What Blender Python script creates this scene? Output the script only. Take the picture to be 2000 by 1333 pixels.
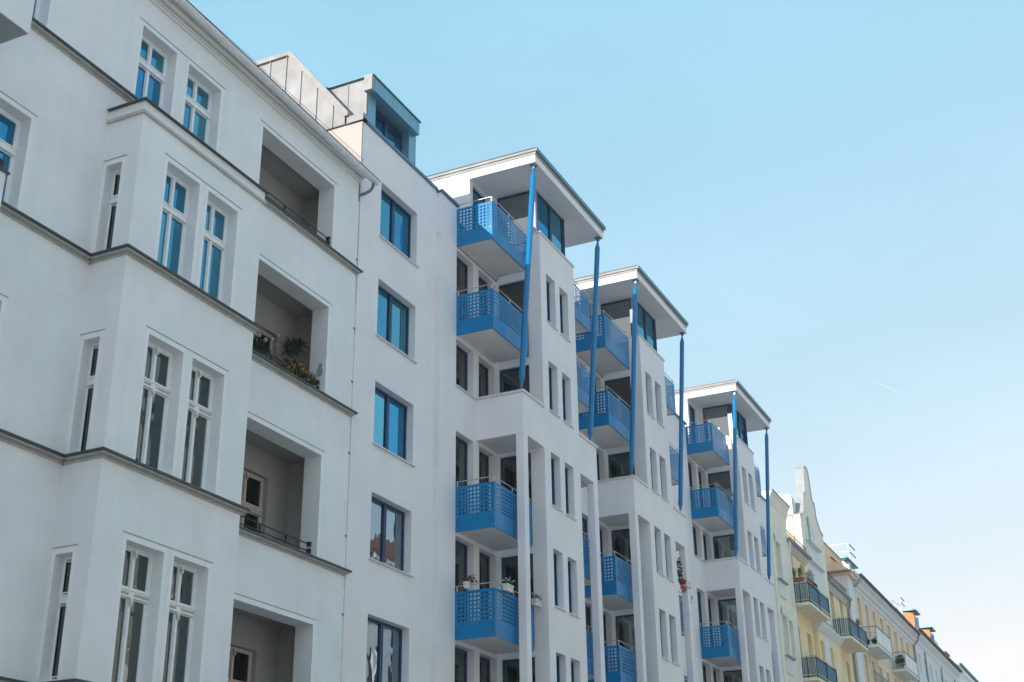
import bpy, bmesh, math, random
from mathutils import Matrix, Vector
random.seed(7)
sc = bpy.context.scene
for o in list(bpy.data.objects): bpy.data.objects.remove(o)
COL = sc.collection
GZ = -1.6            # street level; the camera is at eye height, z = 0

# ------------------------------------------------------------------ camera
F, YAW, PIT, ROL = 2554.8, 0.441145, 0.418274, -0.014089
cy, sy, cp, sp, cr, sr = math.cos(YAW), math.sin(YAW), math.cos(PIT), math.sin(PIT), math.cos(ROL), math.sin(ROL)
fw = Vector((cy*cp, sy*cp, sp)); rt = Vector((sy, -cy, 0)); up = rt.cross(fw)
r2 = cr*rt + sr*up; u2 = -sr*rt + cr*up
cam = bpy.data.cameras.new('camera'); cam.sensor_width = 36; cam.lens = F/2000*36
cam.clip_end = 3000; cam.clip_start = .1
co = bpy.data.objects.new('camera', cam); COL.objects.link(co)
co.matrix_world = Matrix(((r2.x, u2.x, -fw.x, 0), (r2.y, u2.y, -fw.y, 0), (r2.z, u2.z, -fw.z, 0), (0, 0, 0, 1)))
sc.camera = co
# ------------------------------------------------------------------ light
SUN = Vector((-1, .292, 0)).normalized(); EL = math.radians(17.2)
sdir = Vector((SUN.x*math.cos(EL), SUN.y*math.cos(EL), math.sin(EL)))
w = bpy.data.worlds.new('World'); sc.world = w; w.use_nodes = True
nt = w.node_tree; bg = nt.nodes['Background']; bg.inputs['Strength'].default_value = .15
sky = nt.nodes.new('ShaderNodeTexSky'); sky.sky_type = 'NISHITA'; sky.sun_disc = False
sky.sun_elevation = EL; sky.sun_rotation = math.atan2(SUN.x, SUN.y)
sky.air_density = 1.0; sky.dust_density = .6; sky.ozone_density = 1.5
vm = nt.nodes.new('ShaderNodeVectorMath'); vm.operation = 'MULTIPLY_ADD'      # the clear-sky colour, remapped paler and flatter
vm.inputs[1].default_value = (.74, .26, .09); vm.inputs[2].default_value = (.56, 1.80, 2.60)
cl = nt.nodes.new('ShaderNodeVectorMath'); cl.operation = 'MINIMUM'; cl.inputs[1].default_value = (3.6, 5.4, 7.5)
nt.links.new(sky.outputs[0], cl.inputs[0]); nt.links.new(cl.outputs[0], vm.inputs[0]); tcw = nt.nodes.new('ShaderNodeTexCoord'); mpw = nt.nodes.new('ShaderNodeMapping'); mpw.inputs['Scale'].default_value = (1.6, 2.4, 6)
nzw = nt.nodes.new('ShaderNodeTexNoise'); nzw.inputs['Scale'].default_value = 1.4; nzw.inputs['Detail'].default_value = 5; nzw.inputs['Roughness'].default_value = .55
rgw = nt.nodes.new('ShaderNodeMapRange'); rgw.inputs[1].default_value = .3; rgw.inputs[2].default_value = .7; rgw.inputs[3].default_value = .965; rgw.inputs[4].default_value = 1.045
scw = nt.nodes.new('ShaderNodeVectorMath'); scw.operation = 'SCALE'
nt.links.new(tcw.outputs['Generated'], mpw.inputs[0]); nt.links.new(mpw.outputs[0], nzw.inputs['Vector']); nt.links.new(nzw.outputs['Fac'], rgw.inputs[0])
nt.links.new(vm.outputs[0], scw.inputs[0]); nt.links.new(rgw.outputs[0], scw.inputs['Scale']); nt.links.new(scw.outputs[0], bg.inputs[0])
sl = bpy.data.lights.new('sun', 'SUN'); sl.energy = 2.8; sl.angle = math.radians(.5); sl.color = (1, .93, .84)
so = bpy.data.objects.new('sun', sl); COL.objects.link(so)
so.rotation_euler = sdir.to_track_quat('Z', 'Y').to_euler()
vs = sc.view_settings; vs.view_transform = 'Standard'; vs.look = 'None'; vs.gamma = 1; vs.use_curve_mapping = False
vs.exposure = 1.12
sc.render.engine = 'CYCLES'
sc.cycles.max_bounces = 12; sc.cycles.diffuse_bounces = 8; sc.cycles.transparent_max_bounces = 12

# ------------------------------------------------------------------ materials
M = {}
def mat(name, col, rough=.6, metal=0., var=.06, scale=3., bump=0., bscale=60., streak=0., spec=.5, dirt=None, coat=0., col2=None):
    m = bpy.data.materials.new(name); m.use_nodes = True; n = m.node_tree.nodes; l = m.node_tree.links
    p = n['Principled BSDF']; p.inputs['Roughness'].default_value = rough; p.inputs['Metallic'].default_value = metal
    p.inputs['Specular IOR Level'].default_value = spec
    p.inputs['Coat Weight'].default_value = coat
    tc = n.new('ShaderNodeTexCoord'); geo = n.new('ShaderNodeNewGeometry')
    no = n.new('ShaderNodeTexNoise'); no.inputs['Scale'].default_value = scale; no.inputs['Detail'].default_value = 5; no.inputs['Roughness'].default_value = .6
    l.new(geo.outputs['Position'], no.inputs['Vector'])
    rp = n.new('ShaderNodeMapRange'); rp.inputs[1].default_value = .3; rp.inputs[2].default_value = .7
    rp.inputs[3].default_value = 1-var; rp.inputs[4].default_value = 1+var
    l.new(no.outputs['Fac'], rp.inputs[0])
    hs = n.new('ShaderNodeHueSaturation'); hs.inputs['Color'].default_value = (*col, 1)
    if col2:      # old paint: slow drift between two tones
        nl = n.new('ShaderNodeTexNoise'); nl.inputs['Scale'].default_value = .45; nl.inputs['Detail'].default_value = 3
        l.new(geo.outputs['Position'], nl.inputs['Vector']); rl = n.new('ShaderNodeMapRange'); rl.inputs[1].default_value = .35; rl.inputs[2].default_value = .65
        l.new(nl.outputs['Fac'], rl.inputs[0]); ml = n.new('ShaderNodeMix'); ml.data_type = 'RGBA'; ml.inputs[6].default_value = (*col, 1); ml.inputs[7].default_value = (*col2, 1)
        l.new(rl.outputs[0], ml.inputs[0]); l.new(ml.outputs[2], hs.inputs['Color'])
    l.new(rp.outputs[0], hs.inputs['Value'])
    out = hs.outputs[0]
    if streak:
        mp = n.new('ShaderNodeMapping'); mp.inputs['Scale'].default_value = (2.2, 2.2, .12)
        l.new(geo.outputs['Position'], mp.inputs['Vector'])
        n2 = n.new('ShaderNodeTexNoise'); n2.inputs['Scale'].default_value = 1.6; n2.inputs['Detail'].default_value = 6; n2.inputs['Roughness'].default_value = .65
        l.new(mp.outputs[0], n2.inputs['Vector'])
        r3 = n.new('ShaderNodeMapRange'); r3.inputs[1].default_value = .5; r3.inputs[2].default_value = .78
        r3.inputs[3].default_value = 0; r3.inputs[4].default_value = streak
        l.new(n2.outputs['Fac'], r3.inputs[0])
        mx = n.new('ShaderNodeMix'); mx.data_type = 'RGBA'; d = dirt or tuple(c*.55 for c in col)
        mx.inputs[7].default_value = (*d, 1)
        l.new(r3.outputs[0], mx.inputs[0]); l.new(out, mx.inputs[6]); out = mx.outputs[2]
    l.new(out, p.inputs['Base Color'])
    if bump:
        nb = n.new('ShaderNodeTexNoise'); nb.inputs['Scale'].default_value = bscale; nb.inputs['Detail'].default_value = 3
        l.new(geo.outputs['Position'], nb.inputs['Vector'])
        b = n.new('ShaderNodeBump'); b.inputs['Strength'].default_value = bump; b.inputs['Distance'].default_value = .01
        l.new(nb.outputs['Fac'], b.inputs['Height']); l.new(b.outputs[0], p.inputs['Normal'])
    M[name] = m; return m
mat('stucco_pale', (.81, .845, .86), .9, var=.045, scale=1.1, bump=.35, bscale=70, streak=.2, spec=.2, dirt=(.58, .58, .59), col2=(.855, .835, .87))
mat('stucco_white', (.87, .835, .845), .9, var=.04, scale=.8, bump=.25, bscale=90, streak=.16, spec=.2, dirt=(.62, .59, .60), col2=(.84, .82, .865))
mat('stucco_band', (.88, .87, .895), .85, var=.04, scale=2, bump=.2, spec=.2)
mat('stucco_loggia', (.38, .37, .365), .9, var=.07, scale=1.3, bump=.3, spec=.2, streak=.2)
mat('trim', (.78, .79, .79), .8, var=.03, bump=.15, spec=.2)
mat('mould', (.52, .50, .47), .85, var=.1, scale=4, bump=.3, streak=.5, spec=.2, dirt=(.25, .23, .2))
mat('flashing', (.07, .08, .095), .5, .5, var=.2, scale=5)
mat('coping_teal', (.08, .22, .30), .45, .4, var=.12, scale=3)
mat('zinc', (.33, .33, .335), .8, .0, var=.2, scale=1.6, streak=.35, dirt=(.28, .28, .29))
mat('zinc_blue', (.17, .37, .48), .4, .3, var=.12, scale=2.5, streak=.25)
mat('gutter_zinc', (.88, .88, .92), .5, .0, var=.12, scale=6)
mat('white_metal', (.66, .66, .67), .4, var=.02)
mat('white_paint', (.86, .86, .88), .45, var=.04, scale=9)
mat('cream_paint', (.62, .52, .44), .5, var=.06, scale=9)
mat('blue_frame', (.004, .05, .145), .35, var=.05)
mat('blue_panel', (.0, .20, .46), .30, .0, var=.10, scale=1.3, spec=.22, streak=.2, dirt=(.0, .12, .32))
mat('blue_pole', (.0, .18, .42), .28, var=.03, scale=2, spec=.5)
mat('slab', (.78, .76, .77), .85, var=.04, scale=1.5, bump=.2, spec=.2)
mat('pipe_zinc', (.17, .19, .23), .4, .3, var=.15, scale=6)
mat('steel', (.62, .60, .58), .28, .9, var=.03)
mat('black_metal', (.018, .022, .03), .45, .3, var=.1)
mat('curtain', (.94, .95, .94), .9, var=.05, scale=4)
mat('curtain_yellow', (.82, .83, .58), .9, var=.08)
mat('curtain_grey', (.55, .56, .57), .9, var=.08)
mat('curtain_red', (.16, .03, .05), .9, var=.1)
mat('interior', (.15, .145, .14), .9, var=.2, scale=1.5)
mat('blind', (.32, .29, .36), .6, var=.04)
mat('lavender', (.42, .36, .50), .5, var=.03)
mat('terracotta', (.28, .10, .06), .8, var=.12, scale=12)
mat('leaf_dark', (.018, .05, .02), .5, var=.4, scale=9)
mat('leaf', (.05, .12, .03), .5, var=.4, scale=9)
mat('leaf_yellow', (.42, .36, .04), .6, var=.3, scale=12)
mat('petal_orange', (.62, .15, .02), .6, var=.2, scale=14)
mat('petal_red', (.60, .015, .05), .6, var=.2, scale=14)
mat('petal_pink', (.55, .16, .22), .6, var=.2, scale=14)
mat('petal_white', (.75, .75, .72), .6, var=.1, scale=14)
mat('stem', (.10, .08, .04), .8)
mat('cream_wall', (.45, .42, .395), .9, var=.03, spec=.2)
mat('yellow_wall', (.94, .77, .49), .9, var=.05, scale=.9, bump=.2, streak=.2, spec=.2, dirt=(.5, .4, .24))
mat('pale_wall', (.90, .84, .71), .9, var=.05, scale=.9, bump=.2, streak=.2, spec=.2)
mat('orange_wall', (.93, .66, .43), .9, var=.06, scale=.9, bump=.2, streak=.25, spec=.2)
mat('peach_wall', (.92, .66, .44), .9, var=.05, scale=.7, streak=.2, spec=.2)
mat('white_wall', (.82, .83, .82), .9, var=.05, scale=.7, streak=.3, spec=.2)
mat('stone_grey', (.33, .35, .36), .85, var=.1, scale=3, streak=.3)
mat('slate', (.07, .075, .09), .6, var=.2, scale=6, streak=.3)
mat('tile_red', (.24, .07, .04), .8, var=.25, scale=4)
mat('orange_panel', (.80, .20, .04), .6, var=.06, scale=3)
mat('awning_blue', (.012, .13, .22), .6, var=.12, scale=5)
mat('awning_grey', (.16, .25, .32), .7, var=.15, scale=5)
mat('milk_glass', (.60, .74, .76), .2, var=.05, scale=3)
mat('antenna_teal', (.02, .30, .33), .4, .3)
mat('brick_red', (.45, .12, .05), .85, var=.15, scale=10)
mat('asphalt', (.13, .13, .13), .85, var=.2, scale=6, bump=.5, bscale=120)
mat('paving', (.42, .40, .38), .85, var=.15, scale=3, bump=.3)
mat('kerb', (.32, .31, .30), .8, var=.1, scale=5)
mat('earth', (.22, .21, .19), .95, var=.3, scale=.5)
mat('bulb', (.55, .50, .45), .5, var=.05)
def glass(name, tint, ior, k0, k1, wob=.06):
    """window pane: clear, with a coated reflection that differs a little from pane to pane"""
    m = bpy.data.materials.new(name); m.use_nodes = True; n = m.node_tree.nodes; l = m.node_tree.links
    n.remove(n['Principled BSDF']); out = n['Material Output']
    tr = n.new('ShaderNodeBsdfTransparent'); tr.inputs[0].default_value = (*tint, 1)
    gl = n.new('ShaderNodeBsdfGlossy'); gl.inputs['Roughness'].default_value = .012
    oi = n.new('ShaderNodeObjectInfo'); mk = n.new('ShaderNodeMix'); mk.data_type = 'RGBA'
    mk.inputs[6].default_value = (*k0, 1); mk.inputs[7].default_value = (*k1, 1)
    l.new(oi.outputs['Random'], mk.inputs[0]); l.new(mk.outputs[2], gl.inputs[0])
    fr = n.new('ShaderNodeFresnel'); fr.inputs[0].default_value = ior
    geo = n.new('ShaderNodeNewGeometry'); nz = n.new('ShaderNodeTexNoise'); nz.inputs['Scale'].default_value = 1.7; nz.inputs['Detail'].default_value = 1.5
    ad = n.new('ShaderNodeVectorMath'); ad.operation = 'MULTIPLY_ADD'; ad.inputs[1].default_value = (1, 1, .6)
    cb = n.new('ShaderNodeCombineXYZ'); mu = n.new('ShaderNodeMath'); mu.operation = 'MULTIPLY'; mu.inputs[1].default_value = 50
    l.new(oi.outputs['Random'], mu.inputs[0]); l.new(mu.outputs[0], cb.inputs[0]); l.new(geo.outputs['Position'], ad.inputs[0]); l.new(cb.outputs[0], ad.inputs[2])
    l.new(ad.outputs[0], nz.inputs['Vector'])
    b = n.new('ShaderNodeBump'); b.inputs['Strength'].default_value = wob; b.inputs['Distance'].default_value = .06
    l.new(nz.outputs['Fac'], b.inputs['Height']); l.new(b.outputs[0], gl.inputs['Normal'])
    mx = n.new('ShaderNodeMixShader'); l.new(fr.outputs[0], mx.inputs[0]); l.new(tr.outputs[0], mx.inputs[1]); l.new(gl.outputs[0], mx.inputs[2])
    l.new(mx.outputs[0], out.inputs[0]); M[name] = m
glass('glass', (.80, .90, .93), 7.0, (.06, .50, .95), (.26, .80, 1))
glass('glass_mid', (.88, .94, .95), 5.0, (.08, .54, .97), (.30, .82, 1))
glass('glass_low', (.95, .98, .98), 4.6, (.62, .80, .92), (.78, .90, .98), .08)
glass('glass_old', (.98, 1, .99), 2.3, (.62, .80, .84), (.85, .94, .96), .22)
glass('glass_side', (.86, .90, .90), 4.2, (.7, .78, .82), (.85, .9, .92), .06)
glass('glass_dark', (.70, .80, .80), 2.0, (.6, .8, .8), (.8, .9, .9))
glass('glass_grey', (.94, .97, .96), 2.4, (.6, .75, .78), (.8, .9, .9))

# ------------------------------------------------------------------ mesh helper
SC = 1.0
class MB:
    def __init__(s): s.v = []; s.f = []; s.mi = []; s.mats = []; s.k = SC; s.smooth = []
    def m(s, name):
        if name not in s.mats: s.mats.append(name)
        return s.mats.index(name)
    def add(s, vs_, fs_, m=None, smooth=False):
        o = len(s.v); s.v += [(a*s.k, b*s.k, c*s.k) for a, b, c in vs_]; i = s.m(m) if m else 0
        for f in fs_: s.f.append([o+q for q in f]); s.mi.append(i); s.smooth.append(smooth)
        return s
    def box(s, x0, x1, y0, y1, z0, z1, m=None):
        vs_ = [(x, y, z) for x in (x0, x1) for y in (y0, y1) for z in (z0, z1)]
        return s.add(vs_, [(0, 1, 3, 2), (4, 6, 7, 5), (0, 4, 5, 1), (2, 3, 7, 6), (0, 2, 6, 4), (1, 5, 7, 3)], m)
    def quad(s, a, b, c, d, m=None): return s.add([a, b, c, d], [(0, 1, 2, 3)], m)
    def tube(s, pts, r, n=8, m=None, caps=True):
        P = [Vector(p) for p in pts]; rs = r if isinstance(r, (list, tuple)) else [r]*len(P)
        vs_ = []; fs_ = []; ref = Vector((0, 0, 1))
        for i, p in enumerate(P):
            t = (P[min(i+1, len(P)-1)]-P[max(i-1, 0)]).normalized()
            if abs(t.dot(ref)) > .95: ref = Vector((1, 0, 0)) if abs(t.x) < .9 else Vector((0, 1, 0))
            a = t.cross(ref).normalized(); b = t.cross(a)
            for j in range(n):
                q = 2*math.pi*j/n; vs_.append(tuple(p+rs[i]*(a*math.cos(q)+b*math.sin(q))))
        for i in range(len(P)-1):
            for j in range(n):
                k = (j+1) % n; fs_.append((i*n+j, i*n+k, (i+1)*n+k, (i+1)*n+j))
        s.add(vs_, fs_, m, n > 5)
        if caps:
            s.add([vs_[j] for j in range(n)], [tuple(range(n))], m); s.add([vs_[-n+j] for j in range(n)], [tuple(range(n))], m)
        return s
    def prism(s, poly, axis, a, b, m=None):      # poly in the two other axes, extruded along axis
        def P(u, v, t): return (t, u, v) if axis == 'X' else ((u, t, v) if axis == 'Y' else (u, v, t))
        n = len(poly); vs_ = [P(u, v, a) for u, v in poly]+[P(u, v, b) for u, v in poly]
        return s.add(vs_, [tuple(range(n)), tuple(range(2*n-1, n-1, -1))]+[(i, i+n, (i+1) % n+n, (i+1) % n) for i in range(n)], m)
    def build(s, name, material=None, parent=None, loc=None, rot=0.):
        me = s.mesh(name, material)
        return link(name, me, parent, loc, rot)
    def mesh(s, name, material=None):
        me = bpy.data.meshes.new(name); me.from_pydata(s.v, [], s.f)
        ms = s.mats if s.mats else [material]
        if s.mats and material and material not in s.mats: pass
        for q in ms: me.materials.append(M[q])
        me.polygons.foreach_set('material_index', s.mi); me.polygons.foreach_set('use_smooth', s.smooth)
        bm = bmesh.new(); bm.from_mesh(me); bmesh.ops.recalc_face_normals(bm, faces=bm.faces); bm.to_mesh(me); bm.free()
        me.update(); return me
def link(name, me, parent=None, loc=None, rot=0., local=False):
    """loc given: the mesh is in local coordinates and put at that WORLD place; else the mesh is in world coordinates."""
    o = bpy.data.objects.new(name, me); COL.objects.link(o)
    if parent is not None:
        o.parent = parent
        if not local:
            o.matrix_parent_inverse = WM(parent).inverted()
    if loc is not None: o.location = loc
    o.rotation_euler = (0, 0, rot)
    return o
WMC = {}
def WM(o):
    m = Matrix.Translation(o.location) @ o.rotation_euler.to_matrix().to_4x4()
    m = o.matrix_parent_inverse @ m
    return WM(o.parent) @ m if o.parent else m
def thing(name, label, cat, loc=(0, 0, 0), group=None, rot=0.):
    o = bpy.data.objects.new(name, None); COL.objects.link(o); o.location = loc; o.rotation_euler = (0, 0, rot)
    o.empty_display_size = .3
    tag(o, label, cat, group); return o
def tag(o, label=None, cat=None, group=None, kind=None):
    if label: o['label'] = label
    if cat: o['category'] = cat
    if group: o['group'] = group
    if kind: o['kind'] = kind
    return o
def struct(name, mb, m): o = mb.build(name, m); o['kind'] = 'structure'; return o

def wall(mb, axis, p, a0, a1, z0, z1, holes, depth, m=None, sign=1, rm=None):
    """plane at p with rectangular openings (u0,u1,z0,z1) and reveals of the given depth"""
    def P(u, t, z): return (u, p+t*sign, z) if axis == 'Y' else (p+t*sign, u, z)
    holes = [h for h in holes if h[1] > a0 and h[0] < a1]
    us = sorted({a0, a1, *[min(max(h[0], a0), a1) for h in holes], *[min(max(h[1], a0), a1) for h in holes]})
    for i in range(len(us)-1):
        uc = (us[i]+us[i+1])/2; hs = sorted([(h[2], h[3]) for h in holes if h[0] < uc < h[1]]); z = z0
        for h0, h1 in hs:
            if h0 > z: mb.quad(P(us[i], 0, z), P(us[i+1], 0, z), P(us[i+1], 0, h0), P(us[i], 0, h0), m)
            z = max(z, h1)
        if z < z1: mb.quad(P(us[i], 0, z), P(us[i+1], 0, z), P(us[i+1], 0, z1), P(us[i], 0, z1), m)
    for u0, u1, h0, h1 in holes:
        d = depth; q = rm or m
        mb.quad(P(u0, 0, h0), P(u0, d, h0), P(u0, d, h1), P(u0, 0, h1), q); mb.quad(P(u1, 0, h0), P(u1, d, h0), P(u1, d, h1), P(u1, 0, h1), q)
        mb.quad(P(u0, 0, h1), P(u1, 0, h1), P(u1, d, h1), P(u0, d, h1), q); mb.quad(P(u0, 0, h0), P(u1, 0, h0), P(u1, d, h0), P(u0, d, h0), q)

# ------------------------------------------------------------------ windows
MC = {}
def cached(key, fn):
    if key not in MC: MC[key] = fn()
    return MC[key]
def curtain_mesh(w_, h_, m, amp=.022, gather=1.0):
    mb = MB(); mb.k = 1; n = max(8, int(w_/.035)); r = random.Random(int(w_*1000+h_*77))
    vs_ = []; ph = 0
    for i in range(n+1):
        x = w_*i/n; ph += r.uniform(.7, 1.7); y = amp*math.sin(ph)
        vs_ += [(x, y*.5, h_), (x*gather+(1-gather)*w_*.5*0, y, 0)]
    mb.add(vs_, [(2*i, 2*i+2, 2*i+3, 2*i+1) for i in range(n)], m, True)
    return mb.mesh('curtain')
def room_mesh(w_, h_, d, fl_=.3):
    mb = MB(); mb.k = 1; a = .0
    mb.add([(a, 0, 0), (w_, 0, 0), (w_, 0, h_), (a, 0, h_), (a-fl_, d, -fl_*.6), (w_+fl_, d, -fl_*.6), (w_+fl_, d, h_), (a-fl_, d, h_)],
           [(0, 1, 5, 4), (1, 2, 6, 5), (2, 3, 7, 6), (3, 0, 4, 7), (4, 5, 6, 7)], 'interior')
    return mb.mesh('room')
def window(parent, x, y, z, w_, h_, kind='old', facing='Y', curtains=(), d=1.2, frame=None, gl='glass', deco=False, label=None):
    """(x,y,z) = lower left corner of the opening at the frame plane (in scaled units); panes and curtains are sub-parts."""
    x, y, z, w_, h_ = [q*SC for q in (x, y, z, w_, h_)]
    rot = 0. if facing == 'Y' else -math.pi/2
    key = (kind, round(w_, 3), round(h_, 3), frame, deco)
    f = .05; panes = []
    fr = frame or ('white_paint' if kind == 'old' else 'blue_frame')
    if kind == 'old':
        zt = h_-min(.78, h_*.34); tb = .075
        cx = w_/2; mu = .048
        panes = [(f+.03, cx-mu, f+.05, zt-tb-.04), (cx+mu, w_-f-.03, f+.05, zt-tb-.04), (f+.03, cx-mu, zt+tb+.02, h_-f-.03), (cx+mu, w_-f-.03, zt+tb+.02, h_-f-.03)]
        if w_ < .6: panes = [(f, w_-f, f+.05, zt-tb-.05), (f, w_-f, zt+tb+.03, h_-f-.04)]
    elif kind == 'two':
        mu = .06; cx = w_/2; panes = [(f, cx-mu, f, h_-f), (cx+mu, w_-f, f, h_-f)]
    elif kind == 'one': panes = [(f, w_-f, f, h_-f)]
    def fm():
        mb = MB(); mb.k = 1
        t = .06
        if kind == 'old':
            mb.box(0, f, 0, t, 0, h_, fr); mb.box(w_-f, w_, 0, t, 0, h_, fr); mb.box(f, w_-f, 0, t, 0, f, fr); mb.box(f, w_-f, 0, t, h_-f, h_, fr)
            mb.box(f, w_-f, -.035, t, zt-tb, zt+tb*.3, fr); mb.box(f-.02, w_-f+.02, -.055, 0, zt+tb*.3, zt+tb*.6, fr); mb.box(f-.01, w_-f+.01, -.048, 0, zt-tb-.02, zt-tb+.015, fr)
            if w_ >= .6: mb.box(cx-mu*.7, cx+mu*.7, -.02, t, f, zt-tb, fr); mb.box(cx-mu*.7, cx+mu*.7, -.02, t, zt+tb*.3, h_-f, fr)
            for a, b, c, e in panes:      # casement rails
                q = .035 if w_ >= .6 else .02
                mb.box(a-q, a, .008, t-.006, c-q, e+q, fr); mb.box(b, b+q, .008, t-.006, c-q, e+q, fr); mb.box(a, b, .008, t-.006, c-q, c, fr); mb.box(a, b, .008, t-.006, e, e+q, fr)
            if deco and w_ >= .6:
                for i in range(int((w_-2*f)/.045)):
                    xx = f+.015+i*.045
                    if abs(xx-cx) > .06: mb.box(xx, xx+.022, -.062, -.036, zt-tb*.72, zt-tb*.2, 'cream_paint')
                for zz in (h_-f-.14, zt-tb-.16):
                    mb.tube([(cx, -.02, zz), (cx, -.05, zz+.03), (cx, -.055, zz+.1), (cx, -.045, zz+.13)], [.02, .035, .03, .045], 8, fr)
        else:
            t = .07
            mb.box(0, f, 0, t, 0, h_, fr); mb.box(w_-f, w_, 0, t, 0, h_, fr); mb.box(f, w_-f, 0, t, 0, f, fr); mb.box(f, w_-f, 0, t, h_-f, h_, fr)
            if kind == 'two': mb.box(cx-mu, cx-.008, -.015, t, f, h_-f, fr); mb.box(cx+.008, cx+mu, -.015, t, f, h_-f, fr); mb.box(cx-.008, cx+.008, 0, t, f, h_-f, 'black_metal')
        return mb.mesh('window')
    me = cached(('frame',)+key, fm)
    if gl == 'glass' and any(c_[3] == 'curtain' for c_ in curtains): gl = 'glass_mid'
    o = link('window', me, parent, (x, y, z), rot)
    if label: o['label'] = label
    for a, b, c, e in panes:
        pm = cached(('pane', round(b-a, 3), round(e-c, 3), gl), lambda: (lambda mb: (setattr(mb, 'k', 1), mb.box(0, b-a, 0, .008, 0, e-c, gl), mb.mesh('pane'))[-1])(MB()))
        g = link('pane', pm, o, (a, .03, c), local=True)
    for (a, b, zb, m_) in curtains:
        cm = cached(('cur', round((b-a)*w_, 3), round(h_*(1-zb), 3), m_), lambda: curtain_mesh((b-a)*w_, h_*(1-zb), m_))
        link('curtain', cm, o, (a*w_, .075, zb*h_), local=True)
    if d:
        fl_ = .25 if d >= 1.2 else .0
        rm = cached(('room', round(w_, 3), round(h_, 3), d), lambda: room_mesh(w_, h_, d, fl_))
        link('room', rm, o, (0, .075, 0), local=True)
    return o

# ================================================================== setting
struct('ground', MB().quad((-300, -150, GZ-.02), (600, -150, GZ-.02), (600, 150, GZ-.02), (-300, 150, GZ-.02)), 'earth')
struct('road', MB().quad((-150, -1.5, GZ-.012), (500, -1.5, GZ-.012), (500, 11, GZ-.012), (-150, 11, GZ-.012)), 'asphalt')
for (a, b) in ((11.2, 15.95), (-6.6, -1.7)):
    struct('pavement', MB().box(-150, 500, a, b, GZ-.3, GZ+.12), 'paving')
for (a, b) in ((11, 11.2), (-1.7, -1.5)):
    struct('kerb', MB().box(-150, 500, a, b, GZ-.3, GZ+.13), 'kerb')

# ================================================================== OLD BUILDING
OB = thing('apartment_building', 'pale grey plastered old apartment building with white-framed windows, a square bay and deep loggias', 'building', (13, 15.9, GZ))
D0 = 15.9; BY = 15.05; BX0, BX1 = 15.79, 19.6; OX0, OX1 = -6.0, 24.6
topz = 17.42
fl = [(14.93, 16.73), (11.16, 13.39), (7.35, 9.77), (3.58, 5.97), (-.2, 2.2)]      # window sill / head by storey, top down
log_h = [(14.93, 16.72), (11.16, 13.41), (7.33, 9.70), (3.56, 5.88), (-.2, 2.1)]
LX0, LX1 = 20.5, 23.5
main_x = [(12.75, 13.97)]
left_x = [(8.2, 9.4), (5.2, 6.4), (1.0, 2.2), (-3, -1.8)]
holes = []
heads_main = [16.73, 13.05, 9.48, 5.62, 1.9]
for (s, h), (ls, lh), hm in zip(fl, log_h, heads_main):
    holes.append((LX0, LX1, ls, lh))
    for a, b in main_x+left_x: holes.append((a, b, s, hm))
holes += [(16.38, 17.44, 14.93, 16.73), (17.84, 18.94, 14.93, 16.73)]
mb = MB(); wall(mb, 'Y', D0, OX0, OX1, GZ, topz, holes, .24, 'stucco_pale')
for (ls, lh) in log_h:      # deep loggia reveals
    for x in (LX0, LX1): mb.quad((x, D0+.24, ls), (x, D0+.45, ls), (x, D0+.45, lh), (x, D0+.24, lh), 'stucco_pale')
    mb.quad((LX0, D0+.24, lh), (LX1, D0+.24, lh), (LX1, D0+.45, lh), (LX0, D0+.45, lh), 'stucco_pale')
    mb.quad((LX0, D0+.24, ls), (LX1, D0+.24, ls), (LX1, D0+.3, ls), (LX0, D0+.3, ls), 'stucco_pale')
mb.build('front_wall', None, OB)
mb = MB(); mb.quad((OX1, D0, GZ), (OX1, 28, GZ), (OX1, 28, topz), (OX1, D0, topz)); mb.quad((OX0, D0, GZ), (OX0, 28, GZ), (OX0, 28, topz), (OX0, D0, topz))
mb.quad((OX0, 28, GZ), (OX1, 28, GZ), (OX1, 28, topz), (OX0, 28, topz)); mb.build('side_wall', 'stucco_pale', OB)
# bay
bay_holes = []
for i in (1, 2, 3, 4):
    for a, b in ((16.58, 17.55), (17.82, 18.79)): bay_holes.append((a, b, fl[i][0], fl[i][1]))
mb = MB(); wall(mb, 'Y', BY, BX0, BX1, GZ, 14.06, bay_holes, .24, 'stucco_pale')
side = [(15.43, 15.80, fl[i][0], heads_main[i]) for i in (1, 2, 3, 4)]
wall(mb, 'X', BX0, BY, D0, GZ, 14.06, side, .2, 'stucco_pale')
mb.quad((BX1, BY, GZ), (BX1, D0, GZ), (BX1, D0, 14.06), (BX1, BY, 14.06), 'stucco_pale')
mb.build('bay_wall', None, OB)
mb = MB(); mb.box(BX0-.02, BX1+.02, BY-.02, D0, 14.06, 14.27, 'trim'); mb.box(BX0-.05, BX1+.05, BY-.05, D0, 14.0, 14.06, 'mould'); mb.build('bay_cornice', None, OB)
mb = MB(); mb.box(BX0-.08, BX1+.08, BY-.08, D0-.003, 14.27, 14.30, 'flashing'); mb.build('bay_roof', None, OB)
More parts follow.
